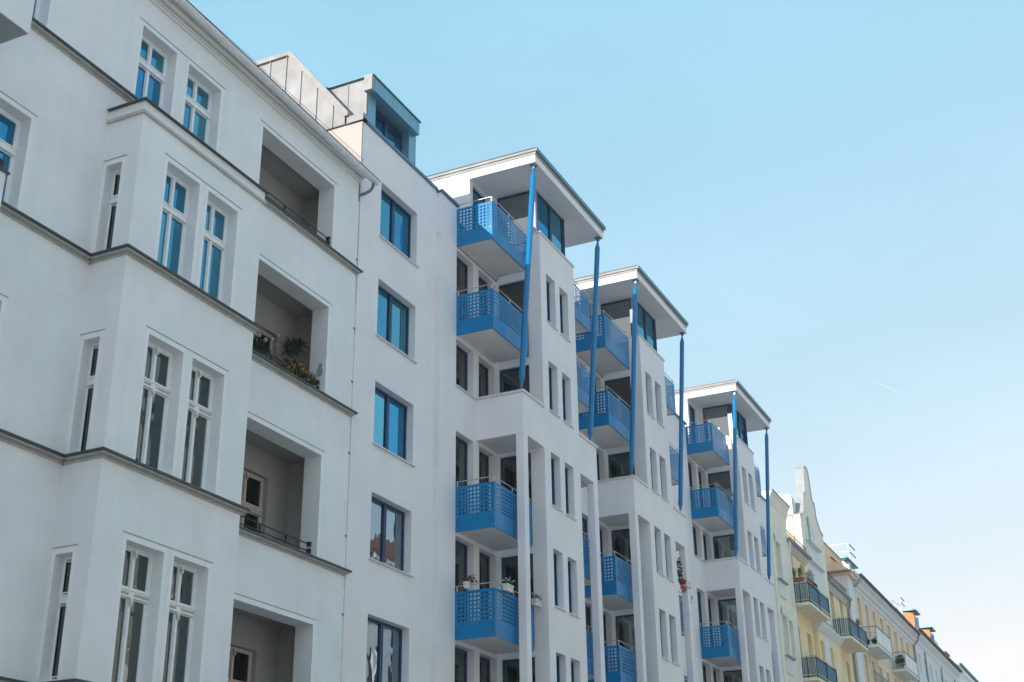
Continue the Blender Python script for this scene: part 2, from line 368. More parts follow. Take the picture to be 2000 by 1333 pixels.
# string courses: dark metal flashing over a moulded band
def course(z, pts, name='string_course', d=.11):
    """pts: polyline along the wall (x,y) with outward offsets handled by profile copies"""
    mb = MB()
    prof = [(0, -.13, .035, 'mould'), (0, -.095, .055, 'stone_grey'), (0, -.05, .10, 'mould'), (0, 0, .14, 'flashing')]
    hts = [(-.13, -.105), (-.105, -.075), (-.075, -.042), (-.042, .0)]
    for (q, _, off, m_), (h0, h1) in zip(prof, hts):
        for (x0, y0), (x1, y1) in zip(pts[:-1], pts[1:]):
            if abs(y0-y1) < 1e-6: mb.box(x0-(off if (x0, y0) in outer else 0), x1+(off if (x1, y1) in outer else 0), y0-off, y0+.01, z+h0, z+h1, m_)
            else: mb.box(x0-off, x0+.01, min(y0, y1)+.011, max(y0, y1)-.0-off*(0), z+h0, z+h1, m_)
    mb.build(name, None, OB)
outer = {(BX0, BY), (BX1, BY), (OX1, D0)}
course(14.90, [(OX0, D0), (OX1, D0)])
for z in (11.13, 7.31, 3.53, -.25):
    course(z, [(OX0, D0), (BX0, D0)]); course(z, [(BX0, D0), (BX0, BY)])
    course(z, [(BX0, BY), (BX1, BY)]); course(z, [(BX1, D0), (OX1, D0)])
# windows
cur_top = [((.0, .34, 0, 'curtain'), (.66, 1, .0, 'curtain_grey')), ((.05, .36, 0, 'curtain'), (.6, 1, 0, 'curtain_grey'))]
window(OB, 16.38, D0+.24, 14.93, 1.06, 1.80, 'old', curtains=cur_top[0]); window(OB, 17.84, D0+.24, 14.93, 1.10, 1.80, 'old', curtains=cur_top[1])
for i in range(5):
    for x in [m_[0] for m_ in main_x+left_x]:
        window(OB, x, D0+.24, fl[i][0], 1.22, heads_main[i]-fl[i][0], 'old', curtains=((.05, .3, 0, 'curtain'), (.66, .97, 0, 'curtain_grey')))
for i in (1, 2, 3, 4):
    s, h = fl[i]
    c1 = {1: ((.25, .48, 0, 'curtain'),), 2: ((.0, .3, .0, 'curtain_red'), (.45, .98, 0, 'curtain_yellow')), 3: ((.05, .42, .0, 'curtain_yellow'), (.55, .85, .0, 'curtain'))}.get(i, ())
    c2 = {1: ((.2, .46, 0, 'curtain'),), 2: ((.08, .42, 0, 'curtain'), (.6, .72, 0, 'curtain_red')), 3: ((.02, .45, 0, 'curtain'), (.7, .95, 0, 'curtain_yellow'))}.get(i, ())
    window(OB, 16.58, BY+.24, s, .97, h-s, 'old', curtains=c1, deco=i > 1, gl='glass' if i < 2 else 'glass_old'); window(OB, 17.82, BY+.24, s, .97, h-s, 'old', curtains=c2, deco=i > 1, gl='glass' if i < 2 else 'glass_old')
    window(OB, BX0+.2, 15.80, s, .37, heads_main[i]-s, 'old', 'X', deco=False, d=.6, gl='glass_grey')
# plaster surrounds: slightly proud bands and drip mouldings over the heads, dark colour standing in for their shadow line
def surround(x0, x1, z0, z1, y=D0, wd=.085):
    p = .006; mb = MB()
    mb.prism([(x0-wd, z0), (x0, z0), (x0, z1), (x1, z1), (x1, z0), (x1+wd, z0), (x1+wd, z1+wd), (x0-wd, z1+wd)], 'Y', y-p, y+.002, 'stucco_band')
    mb.build('plaster_surround', None, OB)
def drip(x0, x1, z, y=D0):
    md = MB(); md.box(x0, x1, y-.015, y+.002, z, z+.008, 'stone_grey'); md.build('drip_moulding', None, OB)
surround(16.38, 17.44, 14.92, 16.73); surround(17.84, 18.94, 14.92, 16.73); drip(16.26, 19.06, 16.84)
for i in range(5):
    for a, b in main_x+left_x: surround(a, b, fl[i][0]-.02, heads_main[i]); drip(a-.12, b+.12, heads_main[i]+.11)
for i in (1, 2, 3, 4):
    s, h = fl[i]
    for a, b in ((16.58, 17.55), (17.82, 18.79)): surround(a, b, s-.02, h, BY)
    drip(16.48, 18.91, h+.115, BY)
    hm = heads_main[i]
    mb = MB(); mb.prism([(15.345, s-.02), (15.43, s-.02), (15.43, hm), (15.80, hm), (15.80, s-.02), (15.885, s-.02), (15.885, hm+.085), (15.345, hm+.085)], 'X', BX0-.006, BX0+.002, 'stucco_band'); mb.build('plaster_surround', None, OB)
    md = MB(); md.box(BX0-.015, BX0+.002, 15.33, 15.89, hm+.11, hm+.118, 'stone_grey'); md.build('drip_moulding', None, OB)
for (ls, lh) in log_h:
    surround(LX0, LX1, ls-.02, lh); drip(LX0-.12, LX1+.12, lh+.115)
# loggias
for k, (ls, lh) in enumerate(log_h[:4]):
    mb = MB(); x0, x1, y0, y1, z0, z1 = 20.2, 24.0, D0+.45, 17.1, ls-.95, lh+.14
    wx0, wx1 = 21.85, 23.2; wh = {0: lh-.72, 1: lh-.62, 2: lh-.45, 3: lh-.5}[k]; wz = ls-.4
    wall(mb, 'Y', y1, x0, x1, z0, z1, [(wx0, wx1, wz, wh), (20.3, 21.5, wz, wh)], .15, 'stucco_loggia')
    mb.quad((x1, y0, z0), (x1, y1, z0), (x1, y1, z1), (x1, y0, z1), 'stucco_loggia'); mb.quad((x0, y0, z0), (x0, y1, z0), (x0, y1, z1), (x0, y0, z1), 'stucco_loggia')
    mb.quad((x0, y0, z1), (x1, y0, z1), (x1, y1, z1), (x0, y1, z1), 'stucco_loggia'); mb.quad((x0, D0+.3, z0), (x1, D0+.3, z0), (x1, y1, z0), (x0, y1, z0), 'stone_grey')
    mb.quad((LX0, y0, lh), (LX1, y0, lh), (LX1, y0, z1), (LX0, y0, z1), 'stucco_pale')
    mb.quad((x0, y0, z0), (LX0, y0, z0), (LX0, y0, z1), (x0, y0, z1), 'stucco_pale'); mb.quad((LX1, y0, z0), (x1, y0, z0), (x1, y0, z1), (LX1, y0, z1), 'stucco_pale')
    mb.quad((LX0, D0+.3, z0), (LX1, D0+.3, z0), (LX1, D0+.3, ls), (LX0, D0+.3, ls), 'stucco_pale')
    mb.build('loggia', None, OB)
    window(OB, wx0, y1+.12, wz, wx1-wx0, wh-wz, 'old', frame='cream_paint', deco=True, gl='glass_dark', curtains=((.04, .3, 0, 'curtain_grey'),))
    window(OB, 20.3, y1+.12, wz, 1.2, wh-wz, 'old', frame='cream_paint', deco=True, gl='glass_dark')
    # railing over the parapet
    zr = ls+.0
    rail = MB(); hs = (.16, .32) if k != 0 else (.17, .30)
    yr = 16.06 if k else 15.96
    for h_ in hs: rail.tube([(20.5, yr, zr+h_), (23.42, yr, zr+h_)], .015, 8, 'black_metal')
    for x in (20.75, 21.6, 22.55): rail.box(x-.016, x+.016, yr-.02, yr+.02, zr-.02, zr+hs[1]+.01, 'black_metal')
    for h_ in hs: rail.box(23.40, 23.44, yr-.05, yr+.05, zr+h_-.05, zr+h_+.05, 'black_metal')
    rail.build('loggia_railing', None, OB)
# crown cornice, gutter, roof
mb = MB()
for (a, b, c, m_) in ((17.40, 17.46, .05, 'trim'), (17.46, 17.50, .09, 'trim'), (17.50, 17.53, .11, 'mould'), (17.53, 17.58, .16, 'trim'), (17.58, 17.60, .18, 'trim'), (17.60, 17.66, .26, 'mould'), (17.66, 17.68, .30, 'flashing')):
    mb.box(OX0, OX1+c*.35, D0-c, D0+.3, a+.004, b, m_)
mb.build('cornice', None, OB)
def gz(x): return 17.60-(x-19.37)*.022+.0
g = MB(); n = 10; R = .105; Yg = 15.58
xs = [OX0, 24.95]
vs_ = []
for x in xs:
    for j in range(n+1):
        a = math.pi*j/n; vs_.append((x, Yg-R*math.cos(a), gz(x)-R*math.sin(a)*1.0+.05))
    for j in range(n+1):
        a = math.pi*j/n; vs_.append((x, Yg-(R-.006)*math.cos(a), gz(x)-(R-.006)*math.sin(a)+.052))
N = n+1
g.add(vs_, [(j, j+1, 2*N+j+1, 2*N+j) for j in range(n)]+[(N+j, N+j+1, 3*N+j+1, 3*N+j) for j in range(n)]+[tuple(range(2*N, 3*N))], 'gutter_zinc', False)
g.tube([(OX0, Yg-R, gz(OX0)+.055), (24.95, Yg-R, gz(24.95)+.055)], .012, 8, 'black_metal')
for j in range(14):
    x = 24.5-j*2.0
    if x < OX0: break
    pts = [(x, Yg-(R+.006)*math.cos(math.pi*i/8), gz(x)+.05-(R+.006)*math.sin(math.pi*i/8)) for i in range(9)]
    g.tube(pts, .009, 6, 'gutter_zinc')
gu = g.build('gutter', None, OB)
for p_ in gu.data.polygons: p_.use_smooth = len(p_.vertices) == 4
d = MB(); d.tube([(24.82, 15.60, 17.50), (24.82, 15.60, 17.40), (24.82, 15.62, 17.32), (24.80, 15.68, 17.22), (24.74, 15.78, 17.14), (24.66, 15.90, 17.08), (24.65, 15.935, 17.0), (24.65, 15.935, 16.9)], .042, 12, 'pipe_zinc'); d.tube([(24.65, 15.94, 16.9), (24.65, 15.94, GZ)], .032, 12, 'gutter_zinc')
for z in (15.2, 13.3, 11.9, 10.1, 8.1, 6.3): d.tube([(24.65, 15.935, z), (24.65, 15.935, z+.04)], .052, 12, 'pipe_zinc')
d.build('downpipe', None, OB)
mb = MB(); mb.add([(OX0, 15.62, 17.7), (OX1, 15.62, 17.7), (OX1, 22, 21.2), (OX0, 22, 21.2), (OX1, 28, 17.5), (OX0, 28, 17.5), (OX0, 15.62, 17.66), (OX1, 15.62, 17.66)], [(0, 1, 2, 3), (3, 2, 4, 5), (1, 7, 4, 2), (0, 3, 5, 6)], 'slate')
mb.build('roof', None, OB)
sg = MB()
for j in range(150):
    x = 24.45-j*.085
    zz = 17.78; sg.tube([(x, 15.72, zz), (x, 15.70, zz+.20)], .004, 4, 'black_metal', False)
for h_ in (.03, .2): sg.tube([(11.6, 15.71, 17.78+h_), (24.47, 15.71, 17.78+h_)], .005, 4, 'black_metal', False)
sg.build('snow_guard', None, OB)
# street balconies at the left edge of the picture
for bz in (13.72, 10.0, 6.2, 2.4):
    mb = MB(); mb.box(8.6, 12.77, 14.9, D0, bz+.004, bz+.18, 'stucco_pale'); mb.box(8.63, 12.75, 14.92, D0-.01, bz, bz+.004, 'stone_grey'); mb.box(8.6, 12.77, 14.9, 15.0, bz+.183, bz+1.0, 'stucco_pale'); mb.box(12.67, 12.77, 15.003, D0, bz+.183, bz+1.0, 'stucco_pale'); mb.box(8.6, 8.7, 15.003, D0, bz+.183, bz+1.0, 'stucco_pale')
    b_ = mb.build('balcony', None, OB)
    mb = MB(); mb.box(8.55, 12.82, 14.86, 15.05, bz+1.0, bz+1.035, 'flashing'); mb.tube([(8.6, 14.95, bz+1.22), (12.74, 14.95, bz+1.22), (12.74, D0, bz+1.22)], .02, 8, 'black_metal')
    for x in (8.7, 10.7, 12.7): mb.box(x-.02, x+.02, 14.93, 14.97, bz+1.03, bz+1.21, 'black_metal')
    link('railing', mb.mesh('railing', None), b_, local=True)

# ================================================================== BLUE-BALCONY BUILDING
BB = thing('apartment_building', 'white modern apartment building with blue perforated balconies, three projecting towers and leaning blue poles', 'building', (44, 15.9, GZ))
# left part of the facade
BW = [(16.40, 18.03), (13.56, 15.17), (10.69, 12.33), (7.84, 9.465), (4.99, 6.54), (2.13, 3.7)]
hs = [(25.70, 27.63, a, b) for a, b in BW]
mb = MB(); wall(mb, 'Y', 15.9, 24.70, 28.79, GZ, 19.34, hs, .2, 'stucco_white')
mb.quad((24.70, 15.9, GZ), (24.70, 28, GZ), (24.70, 28, 19.3), (24.70, 15.9, 19.3), 'stucco_white')
mb.quad((28.79, 15.9, GZ), (28.79, 15.765, GZ), (28.79, 15.765, 19.30), (28.79, 15.9, 19.30), 'stucco_white')
mb.quad((24.7, 28, GZ), (63.4, 28, GZ), (63.4, 28, 19.2), (24.7, 28, 19.2), 'stucco_white'); mb.quad((63.36, 15.9, GZ), (63.36, 28, GZ), (63.36, 28, 19.2), (63.36, 15.9, 19.2), 'stucco_white')
mb.quad((24.7, 16.0, 19.25), (63.36, 16.6, 19.2), (63.36, 28, 19.2), (24.7, 28, 19.25), 'zinc'); mb.quad((24.7, 15.9, 19.3), (28.79, 15.9, 19.3), (28.79, 16.3, 19.3), (24.7, 16.3, 19.3), 'zinc')
mb.build('main_wall', None, BB)
for i, (a, b) in enumerate(BW):
    cs = [((.03, .46, 0, 'curtain'), (.5, .86, 0, 'curtain')), ((.03, .44, 0, 'curtain'), (.53, .8, 0, 'curtain')), ((.66, .97, 0, 'curtain_grey'),), ((.6, .95, 0, 'curtain'),), ((.05, .4, 0, 'curtain'), (.52, .78, 0, 'curtain_grey')), ()][i]
    window(BB, 25.70, 16.1, a, 1.93, b-a, 'two', curtains=cs, gl='glass' if i < 3 else 'glass_low')
    m_ = MB(); m_.box(25.64, 27.70, 15.84, 16.1, a-.035, a-.003, 'white_metal'); m_.build('window_sill', None, BB)
mb = MB(); mb.box(24.62, 28.74, 15.85, 16.28, 19.345, 19.43, 'coping_teal'); mb.build('coping', None, BB)
mb = MB(); mb.box(28.72, 29.77, 15.70, 16.2, 19.292, 19.36, 'coping_teal'); mb.build('coping', None, BB)
# gable end over the old roof
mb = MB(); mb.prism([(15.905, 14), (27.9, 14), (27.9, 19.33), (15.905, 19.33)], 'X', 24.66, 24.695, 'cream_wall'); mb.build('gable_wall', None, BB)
mb = MB(); mb.box(24.60, 24.82, 15.85, 16.42, 19.345, 19.56, 'zinc'); mb.build('parapet_cap', None, BB)
seams = [16.36, 16.80, 17.35, 17.9, 18.42, 18.97, 19.6, 20.3, 21.0]
def zt(y): return 19.62+(y-16.36)*(22.2-19.62)/(18.35-16.36) if y < 18.35 else 22.2
for a, b in zip(seams[:-1], seams[1:]):
    poly = [(a+.008, 19.35), (b-.008, 19.35), (b-.008, zt(b))]
    if a < 18.35 < b: poly.append((18.35, 22.2))
    poly.append((a+.008, zt(a)))
    m_ = MB(); m_.prism(poly, 'X', 24.60, 24.66, 'zinc'); m_.box(24.565, 24.605, b-.012, b+.012, 19.36, zt(b)-.04, 'stone_grey'); m_.build('zinc_panel', None, BB)
mb = MB(); mb.prism([(16.30, 19.56), (16.42, 19.56), (18.37, 22.16), (21, 22.16), (21, 22.30), (18.31, 22.30), (16.30, 19.68)], 'X', 24.53, 24.72, 'zinc'); mb.build('verge', None, BB)
mb = MB(); mb.prism([(16.4, 19.3), (18.37, 22.24), (26, 22.24), (26, 19.3)], 'X', 24.72, 28.05, 'coping_teal'); mb.build('mansard_roof', None, BB)
# dormer
mb = MB(); wall(mb, 'Y', 16.3, 25.50, 28.16, 19.3, 21.0, [(25.92, 27.76, 19.45, 20.93)], .24, 'zinc_blue'); mb.quad((28.16, 16.3, 19.3), (28.16, 20, 19.3), (28.16, 20, 21.0), (28.16, 16.3, 21.0), 'zinc_blue')
dm = mb.build('dormer', None, BB)
window(BB, 25.92, 16.52, 19.45, 1.84, 1.42, 'two', gl='glass', curtains=())
for j in range(4):
    a, b = 16.3+j*.62, 16.3+(j+1)*.62
    m_ = MB(); m_.box(25.455, 25.50, a+.01, b-.01, 19.3, 21.33, 'zinc'); m_.box(25.43, 25.47, b-.015, b+.01, 19.3, 21.31, 'stone_grey'); link('zinc_panel', m_.mesh('zinc_panel', None), dm, local=True)
m_ = MB(); m_.box(25.36, 25.505, 16.10, 16.36, 20.86, 21.36, 'zinc'); link('fascia_end', m_.mesh('fascia_end', None), dm, local=True)
for j in range(5):
    a = 25.51+j*.50
    m_ = MB(); m_.box(a+.006, a+.494, 16.10, 16.32, 20.88, 21.30, 'zinc_blue'); link('fascia_panel', m_.mesh('fascia_panel', None), dm, local=True)
m_ = MB(); m_.box(25.37, 28.06, 16.07, 20, 21.32, 21.36, 'coping_teal'); m_.box(25.5, 28.0, 16.33, 20, 20.95, 21.31, 'zinc_blue'); link('dormer_roof', m_.mesh('dormer_roof', None), dm, local=True)

# ---- the part with towers, balconies and poles: built a hair nearer, so scaled by K
SC = K = .9918
UX = [31.19, 39.97, 52.20]
slabs = [18.11, 15.25, 12.48, 9.51, 6.65, 3.79, .93]
opn = [(15.42, 18.02), (12.80, 15.17), (9.68, 12.40), (6.82, 9.43), (3.96, 6.57), (1.1, 3.71)]
holes = []
for ux in UX:
    for k, (a, b) in enumerate(opn):
        holes.append((ux-1.22, ux-.14, 13.74 if k == 1 else a, b)); holes.append((ux+.19, ux+1.21, a, b))
        holes.append((ux+4.28, ux+5.28, a, b))
        if ux < 35 or ux > 50: holes.append((ux+5.50, ux+6.15, 13.74 if k == 1 else a, b))
mb = MB(); wall(mb, 'Y', 15.9, 29.0, 63.9, GZ, 18.11, holes, .2, 'stucco_white')
for a, b in ((29.0, 29.97), (37.42, 38.75), (46.2, 50.98), (58.4, 63.9)):
    mb.quad((a, 15.9, 18.11), (b, 15.9, 18.11), (b, 15.9, 19.44), (a, 15.9, 19.44), 'stucco_white')
    for x in (a, b): mb.quad((x, 15.9, 18.11), (x, 16.3, 18.11), (x, 16.3, 19.44), (x, 15.9, 19.44), 'stucco_white')
    mb.quad((a, 16.2, 18.11), (b, 16.2, 18.11), (b, 16.2, 19.44), (a, 16.2, 19.44), 'stucco_white')
mb.build('main_wall', None, BB)
for a, b in ((37.40, 38.77), (46.18, 51.0), (58.38, 63.92)):
    mb = MB(); mb.box(a, b, 15.83, 16.25, 19.445, 19.53, 'coping_teal'); mb.build('coping', None, BB)
mb = MB()
for (a, b) in ((47.9, 49.8), (60.2, 62.1)): pass

def perf_mesh(w_, h_, seed=0):
    """perforated sheet: w_ along x, thickness along y, square holes in the upper part"""
    mb = MB(); mb.k = 1; hole = .060; px = .112; pz = .107; t = .006
    nc = int((w_-.1)/px); x0 = (w_-(nc-1)*px)/2; nr = 7; z0 = h_-.11-(nr-1)*pz
    def rect(a, b, c, e):
        mb.quad((a, 0, c), (b, 0, c), (b, 0, e), (a, 0, e), 'blue_panel'); mb.quad((a, t, c), (b, t, c), (b, t, e), (a, t, e), 'blue_panel')
    rect(0, w_, 0, z0-hole/2)
    for r in range(nr):
        zc = z0+r*pz; za, zb = zc-hole/2, zc+hole/2
        xs = [0]
        for c in range(nc):
            xc = x0+c*px; a, b = xc-hole/2, xc+hole/2
            rect(xs[-1], a, za, zb); xs.append(b)
            mb.quad((a, 0, za), (a, t, za), (a, t, zb), (a, 0, zb), 'blue_panel'); mb.quad((b, 0, za), (b, t, za), (b, t, zb), (b, 0, zb), 'blue_panel')
            mb.quad((a, 0, za), (b, 0, za), (b, t, za), (a, t, za), 'blue_panel'); mb.quad((a, 0, zb), (b, 0, zb), (b, t, zb), (a, t, zb), 'blue_panel')
        rect(xs[-1], w_, za, zb)
        rect(0, w_, zb, (z0+(r+1)*pz-hole/2) if r < nr-1 else h_)
    for c in range(1, max(2, int(w_/1.1))):      # folded joints between sheets
        xc = x0+px*(round(c*w_/max(2, int(w_/1.1))/px)-.5)-px*.0; mb.box(xc-.004, xc+.004, -.004, -.0005, 0, z0-.06, 'blue_panel')
    for xx in (.05, w_-.05):
        for zz in (.06, h_*.32): mb.tube([(xx, -.007, zz), (xx, 0, zz)], .011, 6, 'steel')
    for x in (0, w_): mb.quad((x, 0, 0), (x, t, 0), (x, t, h_), (x, 0, h_), 'blue_panel')
    for z in (0, h_): mb.quad((0, 0, z), (w_, 0, z), (w_, t, z), (0, t, z), 'blue_panel')
    return mb.mesh('panel')
def balcony(x0, x1, z, right=False):
    s = SC; y0 = 14.73; W = (x1-x0)*s; Dp = (15.9-y0)*s; H_ = 1.25*s
    def slab():
        mb = MB(); mb.k = 1
        mb.box(.012, W-.004, .012, Dp-.001, .03, .17, 'slab'); mb.box(.008, W-.003, .009, .03, .004, .03, 'black_metal'); mb.box(.008, .03, .031, Dp-.001, .004, .03, 'black_metal')
        return mb.mesh('balcony')
    sm = cached(('slab', round(W, 2)), slab)
    o = link('balcony', sm, BB, (x0*s, y0*s, z*s))
    f = cached(('perf', round(W, 2)), lambda: perf_mesh(W, H_)); f_ = link('front_panel', f, o, (0, 0, 0), local=True)
    e = cached(('perf', round(Dp, 2)), lambda: perf_mesh(Dp-.01, H_))
    if not right:
        g_ = link('side_panel', e, o, (0, Dp, 0), local=True, rot=-math.pi/2)
    if x1-x0 < 2.3:
        g_ = link('side_panel', e, o, (W-.008, Dp, 0), local=True, rot=-math.pi/2)
    def rail():
        mb = MB(); mb.k = 1; zr = 1.40*s
        pts = [(.02, Dp, zr), (.02, .03, zr), (W, .03, zr)] if not right else [(0, .03, zr), (W-.02, .03, zr), (W-.02, Dp, zr)]
        for p, q in zip(pts[:-1], pts[1:]): mb.tube([p, q], .014, 8, 'steel')
        mb.tube([(pts[1][0], pts[1][1]-.014, zr), (pts[1][0], pts[1][1]+.014, zr)], .015, 8, 'steel')
        for (x, y) in [(.02, .03), (W*.5, .03), (W-.03, .03)]+([(.02, Dp-.05)] if not right else [(W-.02, Dp-.05)]): mb.box(x-.012, x+.012, y-.012, y+.012, H_-.6, zr, 'steel')
        return mb.mesh('handrail')
    link('handrail', cached(('rail', round(W, 2), right), rail), o, (0, 0, 0), local=True)
    return o

cur_sets = [((.1, .8, 0, 'curtain'),), (), ((.0, .35, 0, 'curtain_grey'),), ((.05, .95, 0, 'curtain_grey'),), (), ((.2, .7, 0, 'curtain'),)]
for ui, ux in enumerate(UX):
    rr = random.Random(ui*5+3)
    T0, T1 = ux+1.43, ux+4.07; FY = 14.41; F1 = ux+5.47
    # tower
    nar = [(ux+1.86, ux+2.53), (ux+2.87, ux+3.54)]
    nz = [(16.66, 18.29), (13.79, 15.38), (10.88, 12.485), (7.99, 9.62), (5.10, 6.73), (2.2, 3.83)]
    mb = MB(); wall(mb, 'Y', FY, T0, T1, GZ, 19.5, [(a, b, c, e) for a, b in nar for c, e in nz], .22, 'stucco_white')
    big = [(14.85, 15.86, a, b) for a, b in opn]
    wall(mb, 'X', T0, FY, 15.9, GZ, 18.3, big, .08, 'stucco_white'); mb.quad((T0, FY, 18.3), (T0, 14.84, 18.3), (T0, 14.84, 19.5), (T0, FY, 19.5), 'stucco_white')
    mb.quad((T0+.15, FY, 18.3), (T0+.15, 14.84, 18.3), (T0+.15, 14.84, 19.5), (T0+.15, FY, 19.5), 'stucco_white'); mb.quad((T0, 14.84, 18.3), (T0+.15, 14.84, 18.3), (T0+.15, 14.84, 19.5), (T0, 14.84, 19.5), 'stucco_white')
    mb.quad((T1, FY, GZ), (T1, 15.9, GZ), (T1, 15.9, 19.5), (T1, FY, 19.5), 'stucco_white')
    mb.quad((T0, FY+.0, 19.3), (T1, FY, 19.3), (T1, 16.2, 19.3), (T0, 16.2, 19.3), 'slab')
    mb.build('tower_wall', None, BB)
    mb = MB(); mb.box(T0-.02, T1+.03, FY-.04, FY+.09, 19.502, 19.56, 'white_metal'); mb.box(T0-.02, T0+.15, FY+.093, 14.84, 19.502, 19.56, 'white_metal'); mb.build('coping', None, BB)
    for a, b in nar:
        for k, (c, e) in enumerate(nz):
            window(BB, a, FY+.2, c, b-a, e-c, 'one', curtains=((.1, .9, 0, 'curtain'),) if rr.random() < .4 else (), d=.2)
            m_ = MB(); m_.box(a-.04, b+.05, FY-.05, FY+.2, c-.035, c-.003, 'white_metal'); m_.build('window_sill', None, BB)
    for k, (a, b) in enumerate(opn):
        window(BB, T0+.07, 15.86, a, 1.01, b-a, 'one', 'X', curtains=cur_sets[(k+ui*2) % 6], d=1.0, gl='glass_grey')
        za = 13.74 if k == 1 else a
        window(BB, ux-1.22, 16.1, za, 1.08, b-za, 'one', curtains=cur_sets[(k+ui+1) % 6], d=1.5, gl='glass_grey')
        window(BB, ux+.19, 16.1, a, 1.02, b-a, 'one', curtains=cur_sets[(k*2+ui) % 6], d=1.5, gl='glass_grey')
        window(BB, ux+4.28, 16.1, a, 1.0, b-a, 'one', d=1.5)
        if ux < 35 or ux > 50: window(BB, ux+5.50, 16.1, za, .65, b-za, 'one', d=1.5)
    # balconies
    for k, z in enumerate(slabs[:6]):
        if k == 2: continue
        balcony(ux-1.22, T0-.30, z); balcony(T1+.003, ux+6.2, z, True)
    # frame: beam, columns, slab
    mb = MB()
    mb.prism([(T0, FY), (T0, FY+.24), (ux+.26, FY+.24), (ux+.26, 15.9), (ux, 15.9), (ux, FY)], 'Z', 12.48, 13.70, 'stucco_white'); mb.build('beam', None, BB)
    mb = MB(); mb.prism([(T1, FY), (T1, FY+.24), (F1-.26, FY+.24), (F1-.26, 15.9), (F1, 15.9), (F1, FY)], 'Z', 12.48, 13.70, 'stucco_white'); mb.build('beam', None, BB)
    for a, b in ((ux+.26, T0-.002), (T1+.002, F1-.26)):
        mb = MB(); mb.box(a, b, FY+.24, 15.898, 12.50, 12.72, 'slab'); mb.build('terrace_slab', None, BB)
    mb = MB(); mb.box(ux-.04, T0-.001, FY-.04, FY+.27, 13.703, 13.775, 'white_metal'); mb.box(ux-.04, ux+.29, FY+.273, 15.9, 13.703, 13.775, 'white_metal'); mb.build('coping', None, BB)
    mb = MB(); mb.box(T1+.001, F1+.04, FY-.04, FY+.27, 13.703, 13.775, 'white_metal'); mb.box(F1-.29, F1+.04, FY+.273, 15.9, 13.703, 13.775, 'white_metal'); mb.build('coping', None, BB)
    mb = MB(); mb.box(ux-1.26, ux-.043, 15.84, 16.1, 13.70, 13.738, 'white_metal'); mb.build('coping', None, BB)
    for a, b in ((ux, ux+.28), (F1-.32, F1)):
        mb = MB(); mb.box(a, b, FY, FY+.24, GZ, 12.478, 'stucco_white'); c_ = mb.build('column', None, BB)
        bv = c_.modifiers.new('edge', 'BEVEL'); bv.width = .012; bv.segments = 2
    # recess back at the top storey, terrace floor
    mb = MB(); wall(mb, 'Y', 16.11, ux, T0+.4, 18.11, 21.2, [(ux+.22, ux+1.25, 18.3, 21.05)], .15, 'stucco_white')
    mb.quad((ux, 16.11, 18.11), (ux, 24, 18.11), (ux, 24, 21.42), (ux, 16.11, 21.42), 'stucco_white')
    mb.quad((ux, 16.11, 21.12), (ux+.3, 16.11, 21.12), (ux+.3, 16.11, 21.42), (ux, 16.11, 21.42), 'stucco_white')
    mb.quad((ux-1.3, 15.9, 18.2), (T0, 15.9, 18.2), (T0, 20, 18.2), (ux-1.3, 20, 18.2), 'slab')
    mb.quad((ux+3.66, 14.53, 19.3), (ux+3.66, 24, 19.3), (ux+3.66, 24, 21.12), (ux+3.66, 14.53, 21.12), 'stucco_white')
    mb.quad((T0, 15.86, 18.2), (T0, 16.2, 18.2), (T0, 16.2, 21.2), (T0, 15.86, 21.2), 'stucco_white')
    mb.build('penthouse_wall', None, BB)
    window(BB, ux+.22, 16.2, 18.3, 1.03, 2.75, 'one', d=1.2)
    # penthouse glazing: big pane to the side, two panes to the street
    window(BB, T0+.02, 15.86, 18.3, 1.18, 2.80, 'one', 'X', d=0, gl='glass_side')
    mb = MB(); mb.box(T0+.021, T0+.15, 14.54, 14.675, 19.3, 21.11, 'lavender' if ui < 2 else 'blue_frame'); mb.build('corner_post', None, BB)
    window(BB, T0+.153, 14.53, 19.31, 2.03, 1.79, 'two', d=0)
    mb = MB(); mb.quad((T0+.1, 18, 19.2), (ux+3.655, 18, 19.2), (ux+3.655, 18, 21.13), (T0+.1, 18, 21.13), 'curtain_grey'); mb.quad((T0+.05, 16.2, 18.3), (T0+.05, 18, 18.3), (T0+.05, 18, 21.13), (T0+.05, 16.2, 21.13), 'curtain_grey'); mb.quad((T0+.2, 15.85, 18.21), (T0+.2, 14.70, 18.21), (T0+.2, 14.70, 20.05), (T0+.2, 15.85, 20.05), 'curtain'); mb.build('penthouse_interior', None, BB)  # low pale sheet stands in for bright sky reflected in the side pane
    mb = MB(); mb.box(T0+2.186, T0+2.24, 14.50, 14.62, 19.3, 21.11, 'blue_frame'); mb.build('corner_post', None, BB)
    if ui == 0:
        for (a, b) in ((T0+.23, T0+1.09), (T0+1.25, T0+2.10)):
            m_ = MB()
            for j in range(30):
                z = 20.98-j*.045; m_.add([(a, 14.60, z), (b, 14.60, z), (b, 14.635, z+.03), (a, 14.635, z+.03)], [(0, 1, 2, 3)], 'blind')
            bl = m_.build('blind', None, BB); bl['kind'] = 'stuff'
    # canopy roof
    R0, R1 = ux-.05, ux+5.56
    mb = MB(); mb.box(R0+.04, ux+2.76, 13.86, 20.0, 21.12, 21.38, 'stucco_white'); mb.box(ux+2.775, R1-.04, 13.86, 20.0, 21.12, 21.38, 'stucco_white')
    mb.box(ux+2.7, ux+2.8, 13.9, 20.0, 21.14, 21.37, 'stone_grey')
    mb.build('canopy_soffit', None, BB)
    mb = MB(); mb.box(R0+.015, R1-.015, 13.83, 20.2, 21.385, 21.46, 'zinc'); mb.box(R0+.03, R1-.03, 13.85, 20.2, 21.46, 21.485, 'black_metal'); mb.box(R0, R1, 13.80, 20.2, 21.485, 21.575, 'zinc'); mb.build('canopy_roof', None, BB)
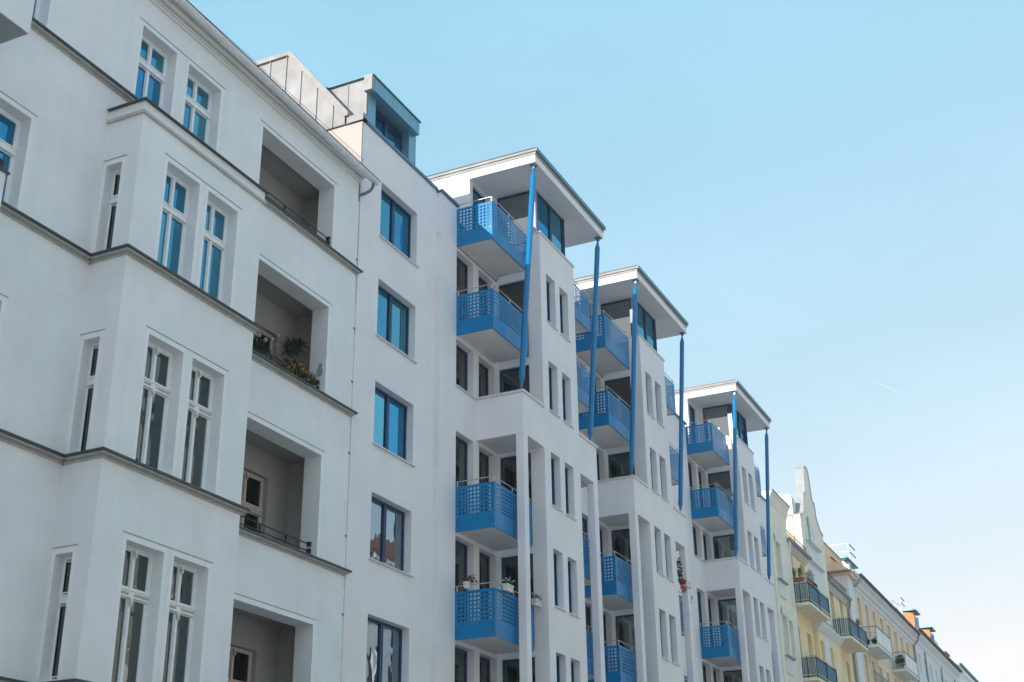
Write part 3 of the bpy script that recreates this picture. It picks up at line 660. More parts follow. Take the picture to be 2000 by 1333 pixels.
    mb = MB(); mb.box(R0-.02, R1+.02, 13.775, 13.797, 21.46, 21.60, 'coping_teal'); mb.box(R0-.02, R1+.02, 13.797, 20.2, 21.577, 21.60, 'flashing'); mb.build('roof_edge', None, BB)
    # leaning poles
    for (xb, xt) in ((ux+.07, ux+.17), (F1-.30, F1-.12)):
        yb, yt = 14.50, 13.99; zb, zt_ = 13.78, 21.12
        def P(t): return (xb+(xt-xb)*t, yb+(yt-yb)*t, zb+(zt_-zb)*t)
        mb = MB(); L_ = 7.34
        mb.tube([P(0.008), P(.012), P(.045), P(.047)], [.022, .028, .07, .075], 10, 'blue_pole')
        mb.tube([P(.047), P(.052), P(.055), P(.945), P(.947), P(.975), P(.985)], [.094, .094, .086, .086, .080, .028, .022], 16, 'blue_pole')
        po = mb.build('support_pole', None, BB)
        m2 = MB(); b0 = P(0); m2.box(b0[0]-.05, b0[0]+.05, b0[1]-.05, b0[1]+.05, 13.777, 13.80, 'blue_pole'); m2.box(b0[0]-.03, b0[0]-.015, b0[1]-.03, b0[1]+.03, 13.8, 13.87, 'blue_pole'); m2.box(b0[0]+.015, b0[0]+.03, b0[1]-.03, b0[1]+.03, 13.8, 13.87, 'blue_pole')
        link('foot_bracket', m2.mesh('foot_bracket', None), po, local=True)
        m2 = MB(); b1 = P(1); m2.box(b1[0]-.09, b1[0]+.09, b1[1]-.09, b1[1]+.09, 21.095, 21.118, 'blue_pole'); m2.box(b1[0]-.035, b1[0]-.02, b1[1]-.04, b1[1]+.04, 20.98, 21.095, 'blue_pole'); m2.box(b1[0]+.02, b1[0]+.035, b1[1]-.04, b1[1]+.04, 20.98, 21.095, 'blue_pole')
        for a in (-.06, .06): m2.tube([(b1[0]+a, b1[1]-.06, 21.07), (b1[0]+a, b1[1]-.06, 21.095)], .015, 6, 'steel')
        link('head_bracket', m2.mesh('head_bracket', None), po, local=True)
    # outer end wall of the right-hand recess is the main wall itself
SC = 1.0

# ================================================================== YELLOW HOUSE WITH GABLE
YH = thing('house', 'yellow town house with a curved gable and balconies screened in blue-grey cloth', 'building', (72, 15.9, GZ))
def simple_window(par, x, y, z, w_, h_, fr='white_paint', two=True):
    return window(par, x, y, z, w_, h_, 'old' if two else 'one', frame=fr, d=.8, gl='glass_dark')
# left risalit
mb = MB(); lh_ = [(15.55, 17.45), (11.78, 13.73), (8.0, 9.95), (4.2, 6.1)]
mb.quad((63.375, 15.70, GZ), (63.375, 16.0, GZ), (63.375, 16.0, 19.3), (63.375, 15.70, 19.3), 'pale_wall'); wall(mb, 'Y', 15.70, 63.375, 66.75, GZ, 19.30, [(63.98, 64.80, a, b) for a, b in lh_]+[(65.35, 66.1, a, b) for a, b in lh_[1:]], .3, 'pale_wall')
mb.quad((66.75, 15.70, GZ), (66.75, 16.1, GZ), (66.75, 16.1, 19.3), (66.75, 15.70, 19.3), 'pale_wall'); mb.build('front_wall', None, YH)
mb = MB(); mb.prism([(15.72, 19.0), (15.70, 19.3), (15.66, 19.36), (15.55, 19.75), (15.46, 19.88), (15.46, 19.95), (17, 19.95), (17, 19.0)], 'X', 63.42, 66.95, 'pale_wall'); mb.build('cornice', None, YH)
mb = MB(); mb.box(63.4, 67.02, 15.42, 17.0, 19.955, 20.0, 'stone_grey'); mb.build('coping', None, YH)
for a, b in lh_:
    mb = MB(); mb.box(63.86, 65.15, 15.63, 15.71, a-.9, a-.12, 'trim'); mb.box(63.9, 63.97, 15.66, 15.71, a-.1, b+.3, 'trim'); mb.box(64.81, 65.2, 15.66, 15.71, a-.1, b+.3, 'trim'); mb.box(63.9, 65.2, 15.65, 15.71, b+.02, b+.42, 'trim'); mb.box(63.82, 65.3, 15.52, 15.71, a-.12, a-.04, 'stone_grey')
    mb.build('window_surround', None, YH)
    simple_window(YH, 63.98, 15.95, a, .82, b-a)
for a, b in lh_[1:]: simple_window(YH, 65.35, 15.95, a, .75, b-a)
# wings
for (x0, x1, yy, wins, heads) in ((66.75, 71.25, 15.85, ((67.2, 68.1), (69.7, 70.6)), (17.6, 13.85, 10.1, 6.3)), (76.7, 82.5, 16.1, ((77.8, 78.7), (80.35, 81.2)), (17.8, 14.05, 10.3, 6.5))):
    hh = [(a, b, h-2.5, h) for a, b in wins for h in heads]
    mb = MB(); wall(mb, 'Y', yy, x0, x1, GZ, 18.1, hh, .3, 'yellow_wall'); mb.build('front_wall', None, YH)
    for a, b, c, e in hh: simple_window(YH, a, yy+.25, c, b-a, e-c, fr='cream_paint')
    mb = MB()
    for a, b, c, m_ in ((17.86, 17.93, .06, 'trim'), (17.94, 18.02, .14, 'trim'), (18.03, 18.10, .22, 'trim')): mb.box(x0+.02, x1-.02, yy-c, yy, a, b, m_)
    mb.box(x0+.3, x1-.3, yy-.03, yy, 17.72, 17.75, 'flashing')
    mb.build('cornice', None, YH)
    mb = MB(); pts = [(x0+(-.2 if x0 < 70 else .15), yy-.30, 18.16), (x1-.1, yy-.30, 18.14)]; mb.tube(pts, .10, 10, 'stone_grey'); mb.build('gutter', None, YH)
    mb = MB(); mb.add([(x0, yy-.25, 18.2), (x1, yy-.25, 18.2), (x1, yy+4, 21.2), (x0, yy+4, 21.2)], [(0, 1, 2, 3)], 'stone_grey'); mb.build('roof', None, YH)
    mb = MB()
    for j in range(28):
        x = x0+.1+j*(x1-x0-.2)/27; mb.tube([(x, yy-.05, 18.35), (x, yy-.1, 18.8)], .012, 4, 'black_metal', False)
    for h_ in (.42, .2): mb.tube([(x0+.1, yy-.08, 18.35+h_), (x1-.1, yy-.08, 18.35+h_)], .014, 4, 'black_metal', False)
    mb.build('snow_guard', None, YH)
d = MB(); d.tube([(66.70, 15.6, 18.1), (66.72, 15.55, 17.95), (66.75, 15.6, 17.8), (66.78, 15.66, 17.6), (66.80, 15.68, 17.3), (66.80, 15.68, GZ)], .06, 10, 'gutter_zinc'); d.build('downpipe', None, YH)
d = MB(); d.tube([(82.2, 15.8, 18.1), (82.3, 15.85, 17.8), (82.4, 16.0, 17.5), (82.4, 16.0, GZ)], .06, 10, 'stone_grey'); d.build('downpipe', None, YH)
# gabled middle part
gp = [(71.2, GZ), (71.2, 20.75), (71.75, 20.85), (72.15, 21.15), (72.45, 22.0), (72.62, 22.38), (73.0, 22.42), (73.15, 23.2), (73.3, 24.05), (73.55, 24.28), (74.15, 24.28), (74.38, 24.05), (74.55, 23.2), (74.68, 22.42), (75.15, 22.38), (75.3, 21.6), (75.75, 21.15), (76.2, 20.92), (76.7, 20.8), (76.7, GZ)]
mb = MB(); mb.prism(gp, 'Y', 15.90, 16.32, 'pale_wall'); gb = mb.build('gable_wall', None, YH)
mb = MB()
for (x0, z0), (x1, z1) in zip(gp[1:-2], gp[2:-1]):
    dx, dz = x1-x0, z1-z0; L_ = math.hypot(dx, dz); nx, nz_ = -dz/L_*.05, dx/L_*.05
    mb.prism([(x0, z0), (x1, z1), (x1+nx, z1+nz_), (x0+nx, z0+nz_)], 'Y', 15.86, 16.36, 'stone_grey')
link('gable_coping', mb.mesh('gable_coping', None), gb, local=True)
# arched niche window and white panels on the gable front
mb = MB(); arch = [(72.75, 19.5), (72.75, 20.75)]+[(73.05-.30*math.cos(t*math.pi/8), 20.75+.33*math.sin(t*math.pi/8)) for t in range(1, 8)]+[(73.35, 20.75), (73.35, 19.5)]
mb.prism(arch, 'Y', 15.87, 15.899, 'stone_grey'); mb.prism([(x, z-.0) for x, z in [(72.82, 19.5), (72.82, 20.72), (72.95, 20.95), (73.15, 20.95), (73.28, 20.72), (73.28, 19.5)]], 'Y', 15.862, 15.869, 'glass_dark'); mb.build('arched_window', None, YH)
for (a, b, c, e) in ((72.2, 72.7, 19.55, 20.4), (73.95, 74.4, 19.5, 20.6), (71.85, 75.2, 16.4, 18.25), (72.0, 74.9, 18.5, 19.35)):
    mb = MB(); mb.box(a, b, 15.86, 15.899, c, e, 'trim'); mb.build('panel', None, YH)
for (z, a, b) in ((19.45, 72.1, 74.95), (18.33, 71.9, 75.2), (15.2, 71.3, 76.6), (11.3, 71.3, 76.6)):
    mb = MB(); mb.box(a, b, 15.74, 15.899, z-.1, z-.03, 'trim'); mb.box(a-.03, b+.03, 15.70, 15.899, z-.027, z, 'stone_grey'); mb.build('ledge', None, YH)
mb = MB(); wall(mb, 'Y', 15.62, 71.3, 76.6, GZ, 14.4, [(a, a+.72, h-2.3, h) for a in (71.7, 73.95) for h in (13.78, 9.9, 6.1)], .25, 'yellow_wall')
mb.quad((71.3, 15.62, GZ), (71.3, 15.9, GZ), (71.3, 15.9, 14.4), (71.3, 15.62, 14.4), 'yellow_wall'); mb.quad((76.6, 15.62, GZ), (76.6, 16.1, GZ), (76.6, 16.1, 14.4), (76.6, 15.62, 14.4), 'yellow_wall'); mb.build('oriel_wall', None, YH)
for a in (71.7, 73.95):
    for h in (13.78, 9.9, 6.1): simple_window(YH, a, 15.85, h-2.3, .72, 2.3)
mb = MB(); mb.prism([(15.62, 14.2), (15.55, 14.3), (15.4, 14.55), (15.36, 14.62), (15.36, 14.7), (15.9, 14.82), (15.9, 14.2)], 'X', 71.2, 76.7, 'trim'); mb.build('cornice', None, YH)
mb = MB(); mb.box(72.45, 73.75, 15.58, 15.618, 12.6, 13.95, 'trim'); mb.build('panel', None, YH)
mb = MB()
mb.add([(71.35, 16.32, 18), (76.6, 16.32, 18), (76.6, 20, 18), (71.35, 20, 18), (71.35, 16.32, 22.0), (76.6, 16.32, 20.8), (76.6, 20, 21.5), (71.35, 20, 22.6)], [(0, 3, 7, 4), (4, 7, 6, 5), (1, 5, 6, 2), (3, 2, 6, 7), (0, 1, 5, 4)], 'white_wall'); mb.box(71.1, 71.36, 16.33, 17.1, 18, 20.7, 'yellow_wall'); mb.box(71.05, 71.4, 16.33, 17.15, 20.7, 20.76, 'stone_grey'); mb.build('attic', None, YH)
mb = MB(); mb.quad((63.4, 26, GZ), (82.5, 26, GZ), (82.5, 26, 18), (63.4, 26, 18), 'pale_wall'); mb.quad((63.41, 16, 15), (63.41, 26, 15), (63.41, 26, 20), (63.41, 16, 20), 'pale_wall'); mb.quad((63.4, 16, 18.2), (82.5, 16, 18.2), (82.5, 26, 18.2), (63.4, 26, 18.2), 'slate'); mb.build('rear_wall', None, YH)
def cloth_balcony(par, x0, x1, y0, y1, z, big=True, style='cloth'):
    mb = MB(); mb.box(x0, x1, y0, y1, z, z+.16, 'pale_wall' if style == 'cloth' else 'white_wall')
    b_ = mb.build('balcony', None, par)
    if style == 'cloth':
        for i in range(10):
            a = y1-(y1-y0-.04)*i/10; c_ = y1-(y1-y0-.04)*(i+.72)/10
            m_ = MB(); m_.add([(x0+.03, a, z+.32), (x0+.03, c_, z+.32), (x0+.03, c_, z+1.12), (x0+.03, a, z+1.12), (x0+.05, a, z+.32), (x0+.05, c_, z+.32), (x0+.05, c_, z+1.12), (x0+.05, a, z+1.12)], [(0, 1, 2, 3), (4, 5, 6, 7), (0, 4, 7, 3), (1, 5, 6, 2)], 'awning_grey'); link('cloth_strip', m_.mesh('cloth_strip', None), b_, local=True)
        m_ = MB(); n = 30
        vs_ = []
        for i in range(n+1):
            x = x0+.05+(x1-x0-.08)*i/n; vs_ += [(x, y0+.03+.008*math.sin(i*2.1), z+.30), (x, y0+.03+.006*math.sin(i*1.7), z+1.14)]
        m_.add(vs_, [(2*i, 2*i+2, 2*i+3, 2*i+1) for i in range(n)], 'awning_blue', True); link('cloth_screen', m_.mesh('cloth_screen', None), b_, local=True)
        m_ = MB()
        for h_, m2, rr_ in ((1.22, 'steel', .022), (1.13, 'black_metal', .018), (.30, 'steel', .022), (.2, 'black_metal', .03)):
            m_.tube([(x0+.02, y1, z+h_), (x0+.02, y0, z+h_), (x1-.02, y0, z+h_), (x1-.02, y1, z+h_)], rr_, 6, m2)
        for x, y in [(x0+.02, y1-.1), (x0+.02, (y0+y1)/2), (x0+.02, y0+.01), ((x0+x1)/2, y0), (x1-.03, y0+.01)]: m_.box(x-.02, x+.02, y-.02, y+.02, z+.1, z+1.2, 'black_metal')
        link('railing', m_.mesh('railing', None), b_, local=True)
    else:
        n = 7
        for i in range(n):
            a = x0+.05+(x1-x0-.1)*i/n; m_ = MB(); m_.box(a+.03, a+(x1-x0-.1)/n-.03, y0+.02, y0+.04, z+.28, z+1.22, 'milk_glass'); link('glass_slat', m_.mesh('glass_slat', None), b_, local=True)
        m_ = MB(); m_.tube([(x0+.02, y1, z+1.3), (x0+.02, y0, z+1.3), (x1-.02, y0, z+1.3), (x1-.02, y1, z+1.3)], .03, 6, 'antenna_teal'); m_.tube([(x0+.02, y1, z+.9), (x0+.02, y0, z+.9)], .02, 6, 'white_metal'); m_.tube([(x0+.02, y1, z+.5), (x0+.02, y0, z+.5)], .02, 6, 'white_metal'); m_.tube([(x0+.02, y0, z+.24), (x1-.02, y0, z+.24)], .03, 6, 'white_metal')
        for i in range(n+1):
            a = x0+.05+(x1-x0-.1)*i/n; m_.box(a-.02, a+.02, y0, y0+.05, z+.16, z+1.29, 'white_metal')
        link('railing', m_.mesh('railing', None), b_, local=True)
    return b_
for z in (14.72, 10.92, 7.1): cloth_balcony(YH, 66.95, 71.5, 14.9, 15.84, z)
for z in (14.68, 10.88, 7.1): cloth_balcony(YH, 76.65, 81.4, 14.9, 16.09, z)

# ================================================================== ORANGE HOUSE
OH = thing('house', 'long orange house with tall white-framed windows, white cornice, slate roof and white balconies', 'building', (95, 15.9, GZ))
mb = MB(); mb.box(82.5, 84.25, 15.85, 20, GZ, 19.72, 'white_wall'); mb.box(82.45, 84.3, 15.62, 20, 19.73, 19.92, 'peach_wall'); mb.box(82.0, 84.32, 15.58, 20, 19.925, 19.98, 'stone_grey'); mb.build('stair_bay', None, OH)
mb = MB(); mb.box(80.5, 84.3, 16.9, 22, 18, 19.7, 'peach_wall'); mb.prism([(81.9, 18), (88.6, 18), (88.6, 21.6), (87.6, 21.95), (81.9, 21.95)], 'Y', 17.1, 21, 'peach_wall'); mb.box(76.9, 87.65, 17.05, 21, 21.955, 22.02, 'stone_grey'); mb.box(76.9, 81.89, 17.1, 21, 18, 21.95, 'peach_wall'); mb.build('attic_wall', None, OH)
ox = [85.0, 87.4, 89.8, 92.35, 95.0, 97.45, 99.9, 102.3]
hh = [(a, a+.95, h-(2.1 if h > 18 else 2.2), h) for a in ox for h in (18.88, 15.18, 11.5, 7.8)]
mb = MB(); wall(mb, 'Y', 15.9, 84.25, 105.5, GZ, 19.2, hh, .22, 'orange_wall'); mb.build('front_wall', None, OH)
for a, b, c, e in hh:
    simple_window(OH, a, 16.08, c, .95, e-c)
    if e > 12:
        mb = MB(); mb.box(a-.22, a-.02, 15.87, 15.899, c-.9, e+.25, 'trim'); mb.box(b+.02, b+.22, 15.87, 15.899, c-.9, e+.25, 'trim'); mb.box(a-.02, b+.02, 15.87, 15.899, e+.02, e+.25, 'trim'); mb.box(a-.02, b+.02, 15.87, 15.899, c-.9, c-.04, 'trim'); mb.build('window_surround', None, OH)
mb = MB(); mb.prism([(15.9, 19.15), (15.82, 19.2), (15.8, 19.4), (15.65, 19.5), (15.62, 19.68), (15.42, 19.84), (15.36, 20.0), (16.3, 20.0), (16.3, 19.15)], 'X', 84.2, 105.6, 'trim'); mb.build('cornice', None, OH)
mb = MB(); mb.tube([(84.1, 15.30, 20.03), (105.7, 15.30, 20.03)], .10, 8, 'slate'); mb.prism([(15.35, 20.02), (15.35, 20.05), (17.1, 21.3), (17.1, 20.02)], 'X', 84.3, 105.6, 'slate'); mb.prism([(15.5, 20.0), (15.4, 20.04), (17.1, 21.28), (17.1, 20.0)], 'X', 84.22, 84.29, 'peach_wall'); mb.quad((105.6, 15.9, GZ), (105.6, 24, GZ), (105.6, 24, 20), (105.6, 15.9, 20), 'orange_wall'); mb.build('roof', None, OH)
mb = MB(); mb.box(94.4, 104.5, 17.05, 22, 20.5, 21.80, 'white_wall'); mb.box(94.1, 104.6, 16.95, 22, 21.805, 21.95, 'zinc'); mb.build('attic_storey', None, OH)
d = MB(); d.tube([(84.3, 15.35, 19.95), (84.2, 15.5, 19.6), (84.0, 15.75, 19.3)], .08, 8, 'stone_grey'); d.tube([(105.6, 15.35, 19.95), (105.5, 15.5, 19.5), (105.4, 15.8, 19.1), (105.4, 15.8, GZ)], .08, 8, 'stone_grey'); d.build('downpipe', None, OH)
for z in (15.58, 11.9, 8.2):
    cloth_balcony(OH, 85.0, 89.7, 14.9, 15.88, z, style='glass'); cloth_balcony(OH, 94.9, 99.65, 14.9, 15.88, z, style='glass')
mb = MB(); mb.quad((84, 24, GZ), (105.6, 24, GZ), (105.6, 24, 21.5), (84, 24, 21.5), 'orange_wall'); mb.quad((84, 17, 21.4), (105.6, 17, 21.4), (105.6, 24, 21.4), (84, 24, 21.4), 'slate'); mb.build('rear_wall', None, OH)
# wire trellis and lower balcony grille between the windows
mb = MB()
mb.tube([(86.3, 15.6, 14.35), (93.2, 15.6, 14.3)], .035, 6, 'stone_grey')
for j in range(24): mb.tube([(86.3+j*.3, 15.6, 13.3), (86.3+j*.3, 15.6, 14.3)], .012, 4, 'stone_grey', False)
o = mb.build('grille', None, OH)

# ================================================================== WHITE HOUSE AND THE ONE BEYOND
WH = thing('house', 'long white house with small windows, dark roof and two orange-sided dormers', 'building', (117, 15.9, GZ))
wx = [107.6, 110.2, 113, 115.8, 118.4, 121.1, 123.8, 126.4]
hh = [(a, a+.8, h-1.6, h) for a in wx for h in (18.9, 15.5, 12.0, 8.5)]
mb = MB(); wall(mb, 'Y', 15.9, 105.7, 128.3, GZ, 20.0, hh, .2, 'white_wall'); mb.box(105.7, 128.3, 16.5, 24, 0, 19.9, 'white_wall'); mb.build('front_wall', None, WH)
for a, b, c, e in hh: simple_window(WH, a, 16.06, c, .8, e-c)
mb = MB(); mb.prism([(15.9, 19.6), (15.8, 19.75), (15.75, 20.0), (15.5, 20.25), (15.45, 20.45), (16.3, 20.5), (16.3, 19.6)], 'X', 105.75, 128.5, 'white_wall'); mb.build('cornice', None, WH)
mb = MB(); mb.tube([(105.8, 15.36, 20.55), (128.6, 15.36, 20.62)], .12, 8, 'slate'); mb.prism([(15.4, 20.5), (18.6, 22.6), (24, 20.5)], 'X', 105.8, 128.4, 'slate'); mb.build('roof', None, WH)
for x in (110.5, 118.7, 126.2):
    d = MB(); d.tube([(x, 15.8, 19.5), (x, 15.8, GZ)], .06, 8, 'stone_grey'); d.build('downpipe', None, WH)
for (x0, x1) in ((112.2, 114.4), (120.1, 122.3)):
    mb = MB(); mb.prism([(16.52, 20.8), (16.5, 23.05), (18.6, 23.35), (19.4, 21.5)], 'X', x0, x0+.12, 'orange_panel'); mb.prism([(16.52, 20.8), (16.5, 23.05), (17.9, 23.25), (19, 21.5)], 'X', x1-.12, x1, 'orange_panel'); mb.box(x0+.12, x1-.12, 16.62, 18, 20.9, 23.0, 'interior')
    dm = mb.build('dormer', None, WH)
    m_ = MB(); m_.box(x0-.1, x1+.15, 16.3, 18.4, 23.26, 23.36, 'coping_teal'); link('dormer_roof', m_.mesh('dormer_roof', None), dm, local=True)
    for j in range(2):
        a = x0+.14+j*(x1-x0-.28)/2; m_ = MB(); m_.box(a, a+(x1-x0-.28)/2-.04, 16.53, 16.60, 21.3, 22.95, 'white_paint'); m_.box(a+.1, a+(x1-x0-.28)/2-.14, 16.50, 16.528, 21.4, 22.85, 'glass'); link('window', m_.mesh('window', None), dm, local=True)
d = MB()
for j in range(9): d.tube([(115.6+j*.5, 15.9, 21.1), (115.6+j*.5, 15.9, 21.7)], .015, 4, 'stone_grey', False)
d.tube([(115.6, 15.9, 21.7), (119.8, 15.9, 21.7)], .02, 4, 'stone_grey', False); d.build('roof_railing', None, WH)
FH = thing('house', 'far grey-green house with a dark teal gutter at the end of the row', 'building', (140, 15.9, GZ))
hh = [(a, a+.9, h-1.8, h) for a in (131, 134.5, 138, 141.5, 145) for h in (19.3, 15.8, 12.2)]
mb = MB(); wall(mb, 'Y', 15.9, 128.5, 175, GZ, 20.6, hh, .2, 'white_wall'); mb.box(128.5, 175, 16.4, 24, 0, 20.5, 'white_wall'); mb.build('front_wall', None, FH)
for a, b, c, e in hh: simple_window(FH, a, 16.06, c, .9, e-c)
mb = MB(); mb.prism([(15.9, 20.2), (15.7, 20.6), (15.5, 20.9), (15.42, 21.2), (16.3, 21.2), (16.3, 20.2)], 'X', 128.6, 175, 'milk_glass'); mb.build('cornice', None, FH)
mb = MB(); mb.tube([(128.6, 15.34, 21.3), (175, 15.34, 21.3)], .13, 8, 'coping_teal'); mb.prism([(15.3, 21.2), (19.6, 24.2), (24, 21.2)], 'X', 130.5, 175, 'slate'); mb.build('roof', None, FH)
mb = MB(); mb.box(126.0, 128.2, 16.2, 17.4, 21.0, 22.0, 'brick_red'); mb.box(125.9, 128.3, 16.1, 17.5, 22.0, 22.1, 'stone_grey'); mb.build('chimney', None, WH)

# rooftop masts
def yagi(mb, x, y, z, m='white_metal'):
    mb.tube([(x, y, z), (x+1.9, y, z+.02)], .03, 5, m, False)
    for i in range(6): mb.tube([(x+.1+i*.33, y-.3, z), (x+.1+i*.33, y+.3, z)], .012, 4, m, False)
A1 = thing('antenna', 'rooftop aerial mast with two teal crossbars above the peach firewall', 'antenna', (89.8, 17, 21.95), 'rooftop aerials')
mb = MB(); mb.tube([(90.1, 17, 21.9), (90.1, 17, 23.8)], .03, 6); mb.build('mast', 'white_metal', A1)
for z in (23.75, 23.2):
    mb = MB(); mb.tube([(90.4, 17, z), (92.3, 17, z)], .045, 6, 'antenna_teal'); mb.tube([(90.1, 17, z), (90.4, 17, z)], .02, 6, 'antenna_teal'); mb.tube([(90.1, 17, z-.02), (90.1, 18.4, z-.02)], .018, 5, 'white_metal')
    mb.build('crossbar', None, A1)
P1 = thing('chimney', 'white chimney under a tiled teal-edged cover beside the peach firewall', 'chimney', (89.6, 17, 21.0))
mb = MB(); mb.box(88.9, 89.7, 16.9, 17.6, 20.5, 22.2); mb.build('shaft', 'white_metal', P1)
mb = MB(); mb.box(88.0, 91.6, 16.75, 17.25, 22.25, 22.31, 'antenna_teal'); mb.build('cover', None, P1)
for i in range(6):
    mb = MB(); mb.box(88.05+i*.58, 88.55+i*.58, 16.8, 17.2, 22.313, 22.37, 'tile_red'); mb.build('tile', None, P1)
mb = MB(); mb.tube([(90.7, 16.9, 20.5), (90.7, 16.9, 22.25)], .03, 6); mb.build('post', 'stone_grey', P1)
A2 = thing('antenna', 'rooftop aerial mast with two grey bars and a wire frame beside the first orange dormer', 'antenna', (108, 17, 22), 'rooftop aerials')
mb = MB(); mb.tube([(109.4, 17, 21.5), (109.4, 17, 24)], .035, 6); mb.build('mast', 'white_metal', A2)
for z in (23.9, 23.45):
    mb = MB(); mb.tube([(109.4, 17, z), (111.3, 17, z)], .045, 6, 'antenna_teal'); mb.build('crossbar', None, A2)
mb = MB(); mb.tube([(105.3, 17, 22.1), (105.3, 17, 22.8), (109.4, 17, 23.1), (109.4, 17, 22.2), (105.3, 17, 22.1)], .02, 6, 'stone_grey'); mb.build('wire_frame', None, A2)
P2 = thing('chimney', 'low grey chimney with a flat dark cover next to the orange dormer', 'chimney', (107, 17, 21.5))
mb = MB(); mb.box(105.6, 109.4, 16.85, 17.35, 22.0, 22.15, 'stone_grey'); mb.box(105.4, 109.6, 16.8, 17.4, 22.153, 22.25, 'coping_teal'); mb.build('cover', None, P2)
mb = MB(); mb.box(106.0, 107.2, 16.9, 17.3, 20.5, 22.0, 'white_wall'); mb.build('shaft', None, P2)
for x in (107.6, 108.5):
    mb = MB(); mb.tube([(x, 16.85, 21.2), (x, 16.85, 22.5)], .07, 8, 'white_metal'); mb.build('flue', None, P2)

# ================================================================== OPPOSITE SIDE OF THE STREET (seen in the window panes)
opp = [(-40, -14, 19.5, 'white_wall', 'pale old house across the street with rows of dark windows'), (-13.9, 12, 20.5, 'pale_wall', 'cream old house across the street with a red tiled roof'),
       (12.1, 36, 19.8, 'white_wall', 'white old house across the street with iron balconies'), (36.1, 62, 20.6, 'pale_wall', 'pale old house across the street with a steep tiled roof'),
       (62.1, 90, 19.4, 'white_wall', 'pale old house across the street with white ledges'), (90.1, 150, 20.2, 'white_wall', 'long white house across the street near the far end')]
for i, (a, b, h, m_, lab) in enumerate(opp):
    H = thing('house', lab, 'building', ((a+b)/2, -6.6, GZ))
    mb = MB(); n = int((b-a)/2.6); st = (b-a)/n; hh = []
    for j in range(n):
        for k in range(5): hh.append((a+j*st+.75, a+j*st+.75+1.15, .9+k*3.75, .9+k*3.75+2.1))
    wall(mb, 'Y', -6.6, a, b, GZ, h, hh, .25, m_, sign=-1)
    for x in (a, b): mb.quad((x, -6.6, GZ), (x, -20, GZ), (x, -20, h), (x, -6.6, h), m_)
    mb.quad((a, -20, GZ), (b, -20, GZ), (b, -20, h), (a, -20, h), m_)
    for k in range(5): mb.box(a, b, -6.60, -6.48, .6+k*3.75, .75+k*3.75, 'trim')
    mb.box(a, b, -6.6, -6.2, h-.35, h-.002, 'trim')
    mb.build('front_wall', None, H)
    mb = MB(); mb.prism([(-6.1, h), (-13, h+4.5), (-20, h)], 'X', a, b, 'tile_red'); mb.build('roof', None, H)
    mb = MB()
    for x0, x1, z0, z1 in hh: mb.box(x0, x1, -6.95, -6.85, z0, z1, 'slate')
    o = mb.build('window_glazing', None, H); o['kind'] = 'stuff'

# ================================================================== PLANTS AND SMALL THINGS
def foliage(cx, cy_, cz, rx, ry, rz, n, size, m_, seed=1, droop=0., blade=False):
    r = random.Random(seed); mb = MB()
    for i in range(n):
        while True:
            p = (r.uniform(-1, 1), r.uniform(-1, 1), r.uniform(-1, 1))
            if p[0]**2+p[1]**2+p[2]**2 < 1: break
        x, y, z = cx+p[0]*rx, cy_+p[1]*ry, cz+p[2]*rz-droop*(p[0]**2+p[1]**2)
        a = r.uniform(0, 6.28); e = r.uniform(-.9, .9); s_ = size*r.uniform(.6, 1.3)
        d = Vector((math.cos(a)*math.cos(e), math.sin(a)*math.cos(e), math.sin(e))); q = d.cross(Vector((r.uniform(-1, 1), r.uniform(-1, 1), 1))).normalized()*(s_*(.16 if blade else .4))
        o_ = Vector((x, y, z)); mb.add([tuple(o_), tuple(o_+d*s_*.5+q), tuple(o_+d*s_), tuple(o_+d*s_*.5-q)], [(0, 1, 2, 3)], m_)
    return mb
def pot(cx, cy_, cz, r0, r1, h_, m_):
    mb = MB(); n = 14; vs_ = []
    for (rr_, z) in ((r0, 0), (r1*.97, h_*.82), (r1*1.07, h_*.82), (r1*1.07, h_), (r1*.95, h_), (r1*.93, h_*.86), (0.001, h_*.86)):
        for j in range(n): a = 2*math.pi*j/n; vs_.append((cx+rr_*math.cos(a), cy_+rr_*math.sin(a), cz+z))
    mb.add(vs_, [(k*n+j, k*n+(j+1) % n, (k+1)*n+(j+1) % n, (k+1)*n+j) for k in range(6) for j in range(n)]+[tuple(range(n))], m_, False); return mb
def trough(x0, x1, y0, y1, z, h_, m_):
    mb = MB(); t = .015
    mb.prism([(y0+.02, z), (y1-.02, z), (y1, z+h_), (y0, z+h_)], 'X', x0, x1, m_); mb.box(x0-.01, x1+.01, y0-.012, y1+.012, z+h_-.03, z+h_+.006, m_); return mb
L4 = 11.16
t = thing('planter_box', 'dark planter of dense green foliage at the left end of the plant-filled loggia', 'planter', (21.1, 16.12, L4+.1))
trough(20.72, 21.45, 16.0, 16.2, L4+.06, .2, 'black_metal').build('trough', None, t); foliage(21.1, 16.08, L4+.33, .42, .14, .16, 420, .09, 'leaf_dark', 2, .05).build('foliage', None, t)
t = thing('flower_pot', 'small pink pot beside the dark planter in the plant-filled loggia', 'flower pot', (21.55, 16.13, L4))
pot(21.55, 16.13, L4, .06, .08, .15, 'petal_pink').build('pot', None, t); foliage(21.55, 16.13, L4+.2, .08, .08, .07, 40, .06, 'leaf', 3).build('foliage', None, t)
t = thing('planter_box', 'long terracotta trough with thin grey-pink plants on the loggia sill', 'planter', (22.0, 16.12, L4))
trough(21.72, 22.3, 16.04, 16.2, L4, .13, 'terracotta').build('trough', None, t); foliage(22.0, 16.12, L4+.28, .28, .08, .14, 110, .06, 'petal_pink', 4, blade=True).build('flowers', None, t); foliage(22.0, 16.12, L4+.22, .28, .08, .12, 120, .07, 'leaf', 5, blade=True).build('foliage', None, t)
t = thing('flower_pot', 'yellow-leaved plant with orange blooms in a terracotta pot at the middle of the loggia sill', 'flower pot', (22.42, 16.15, L4))
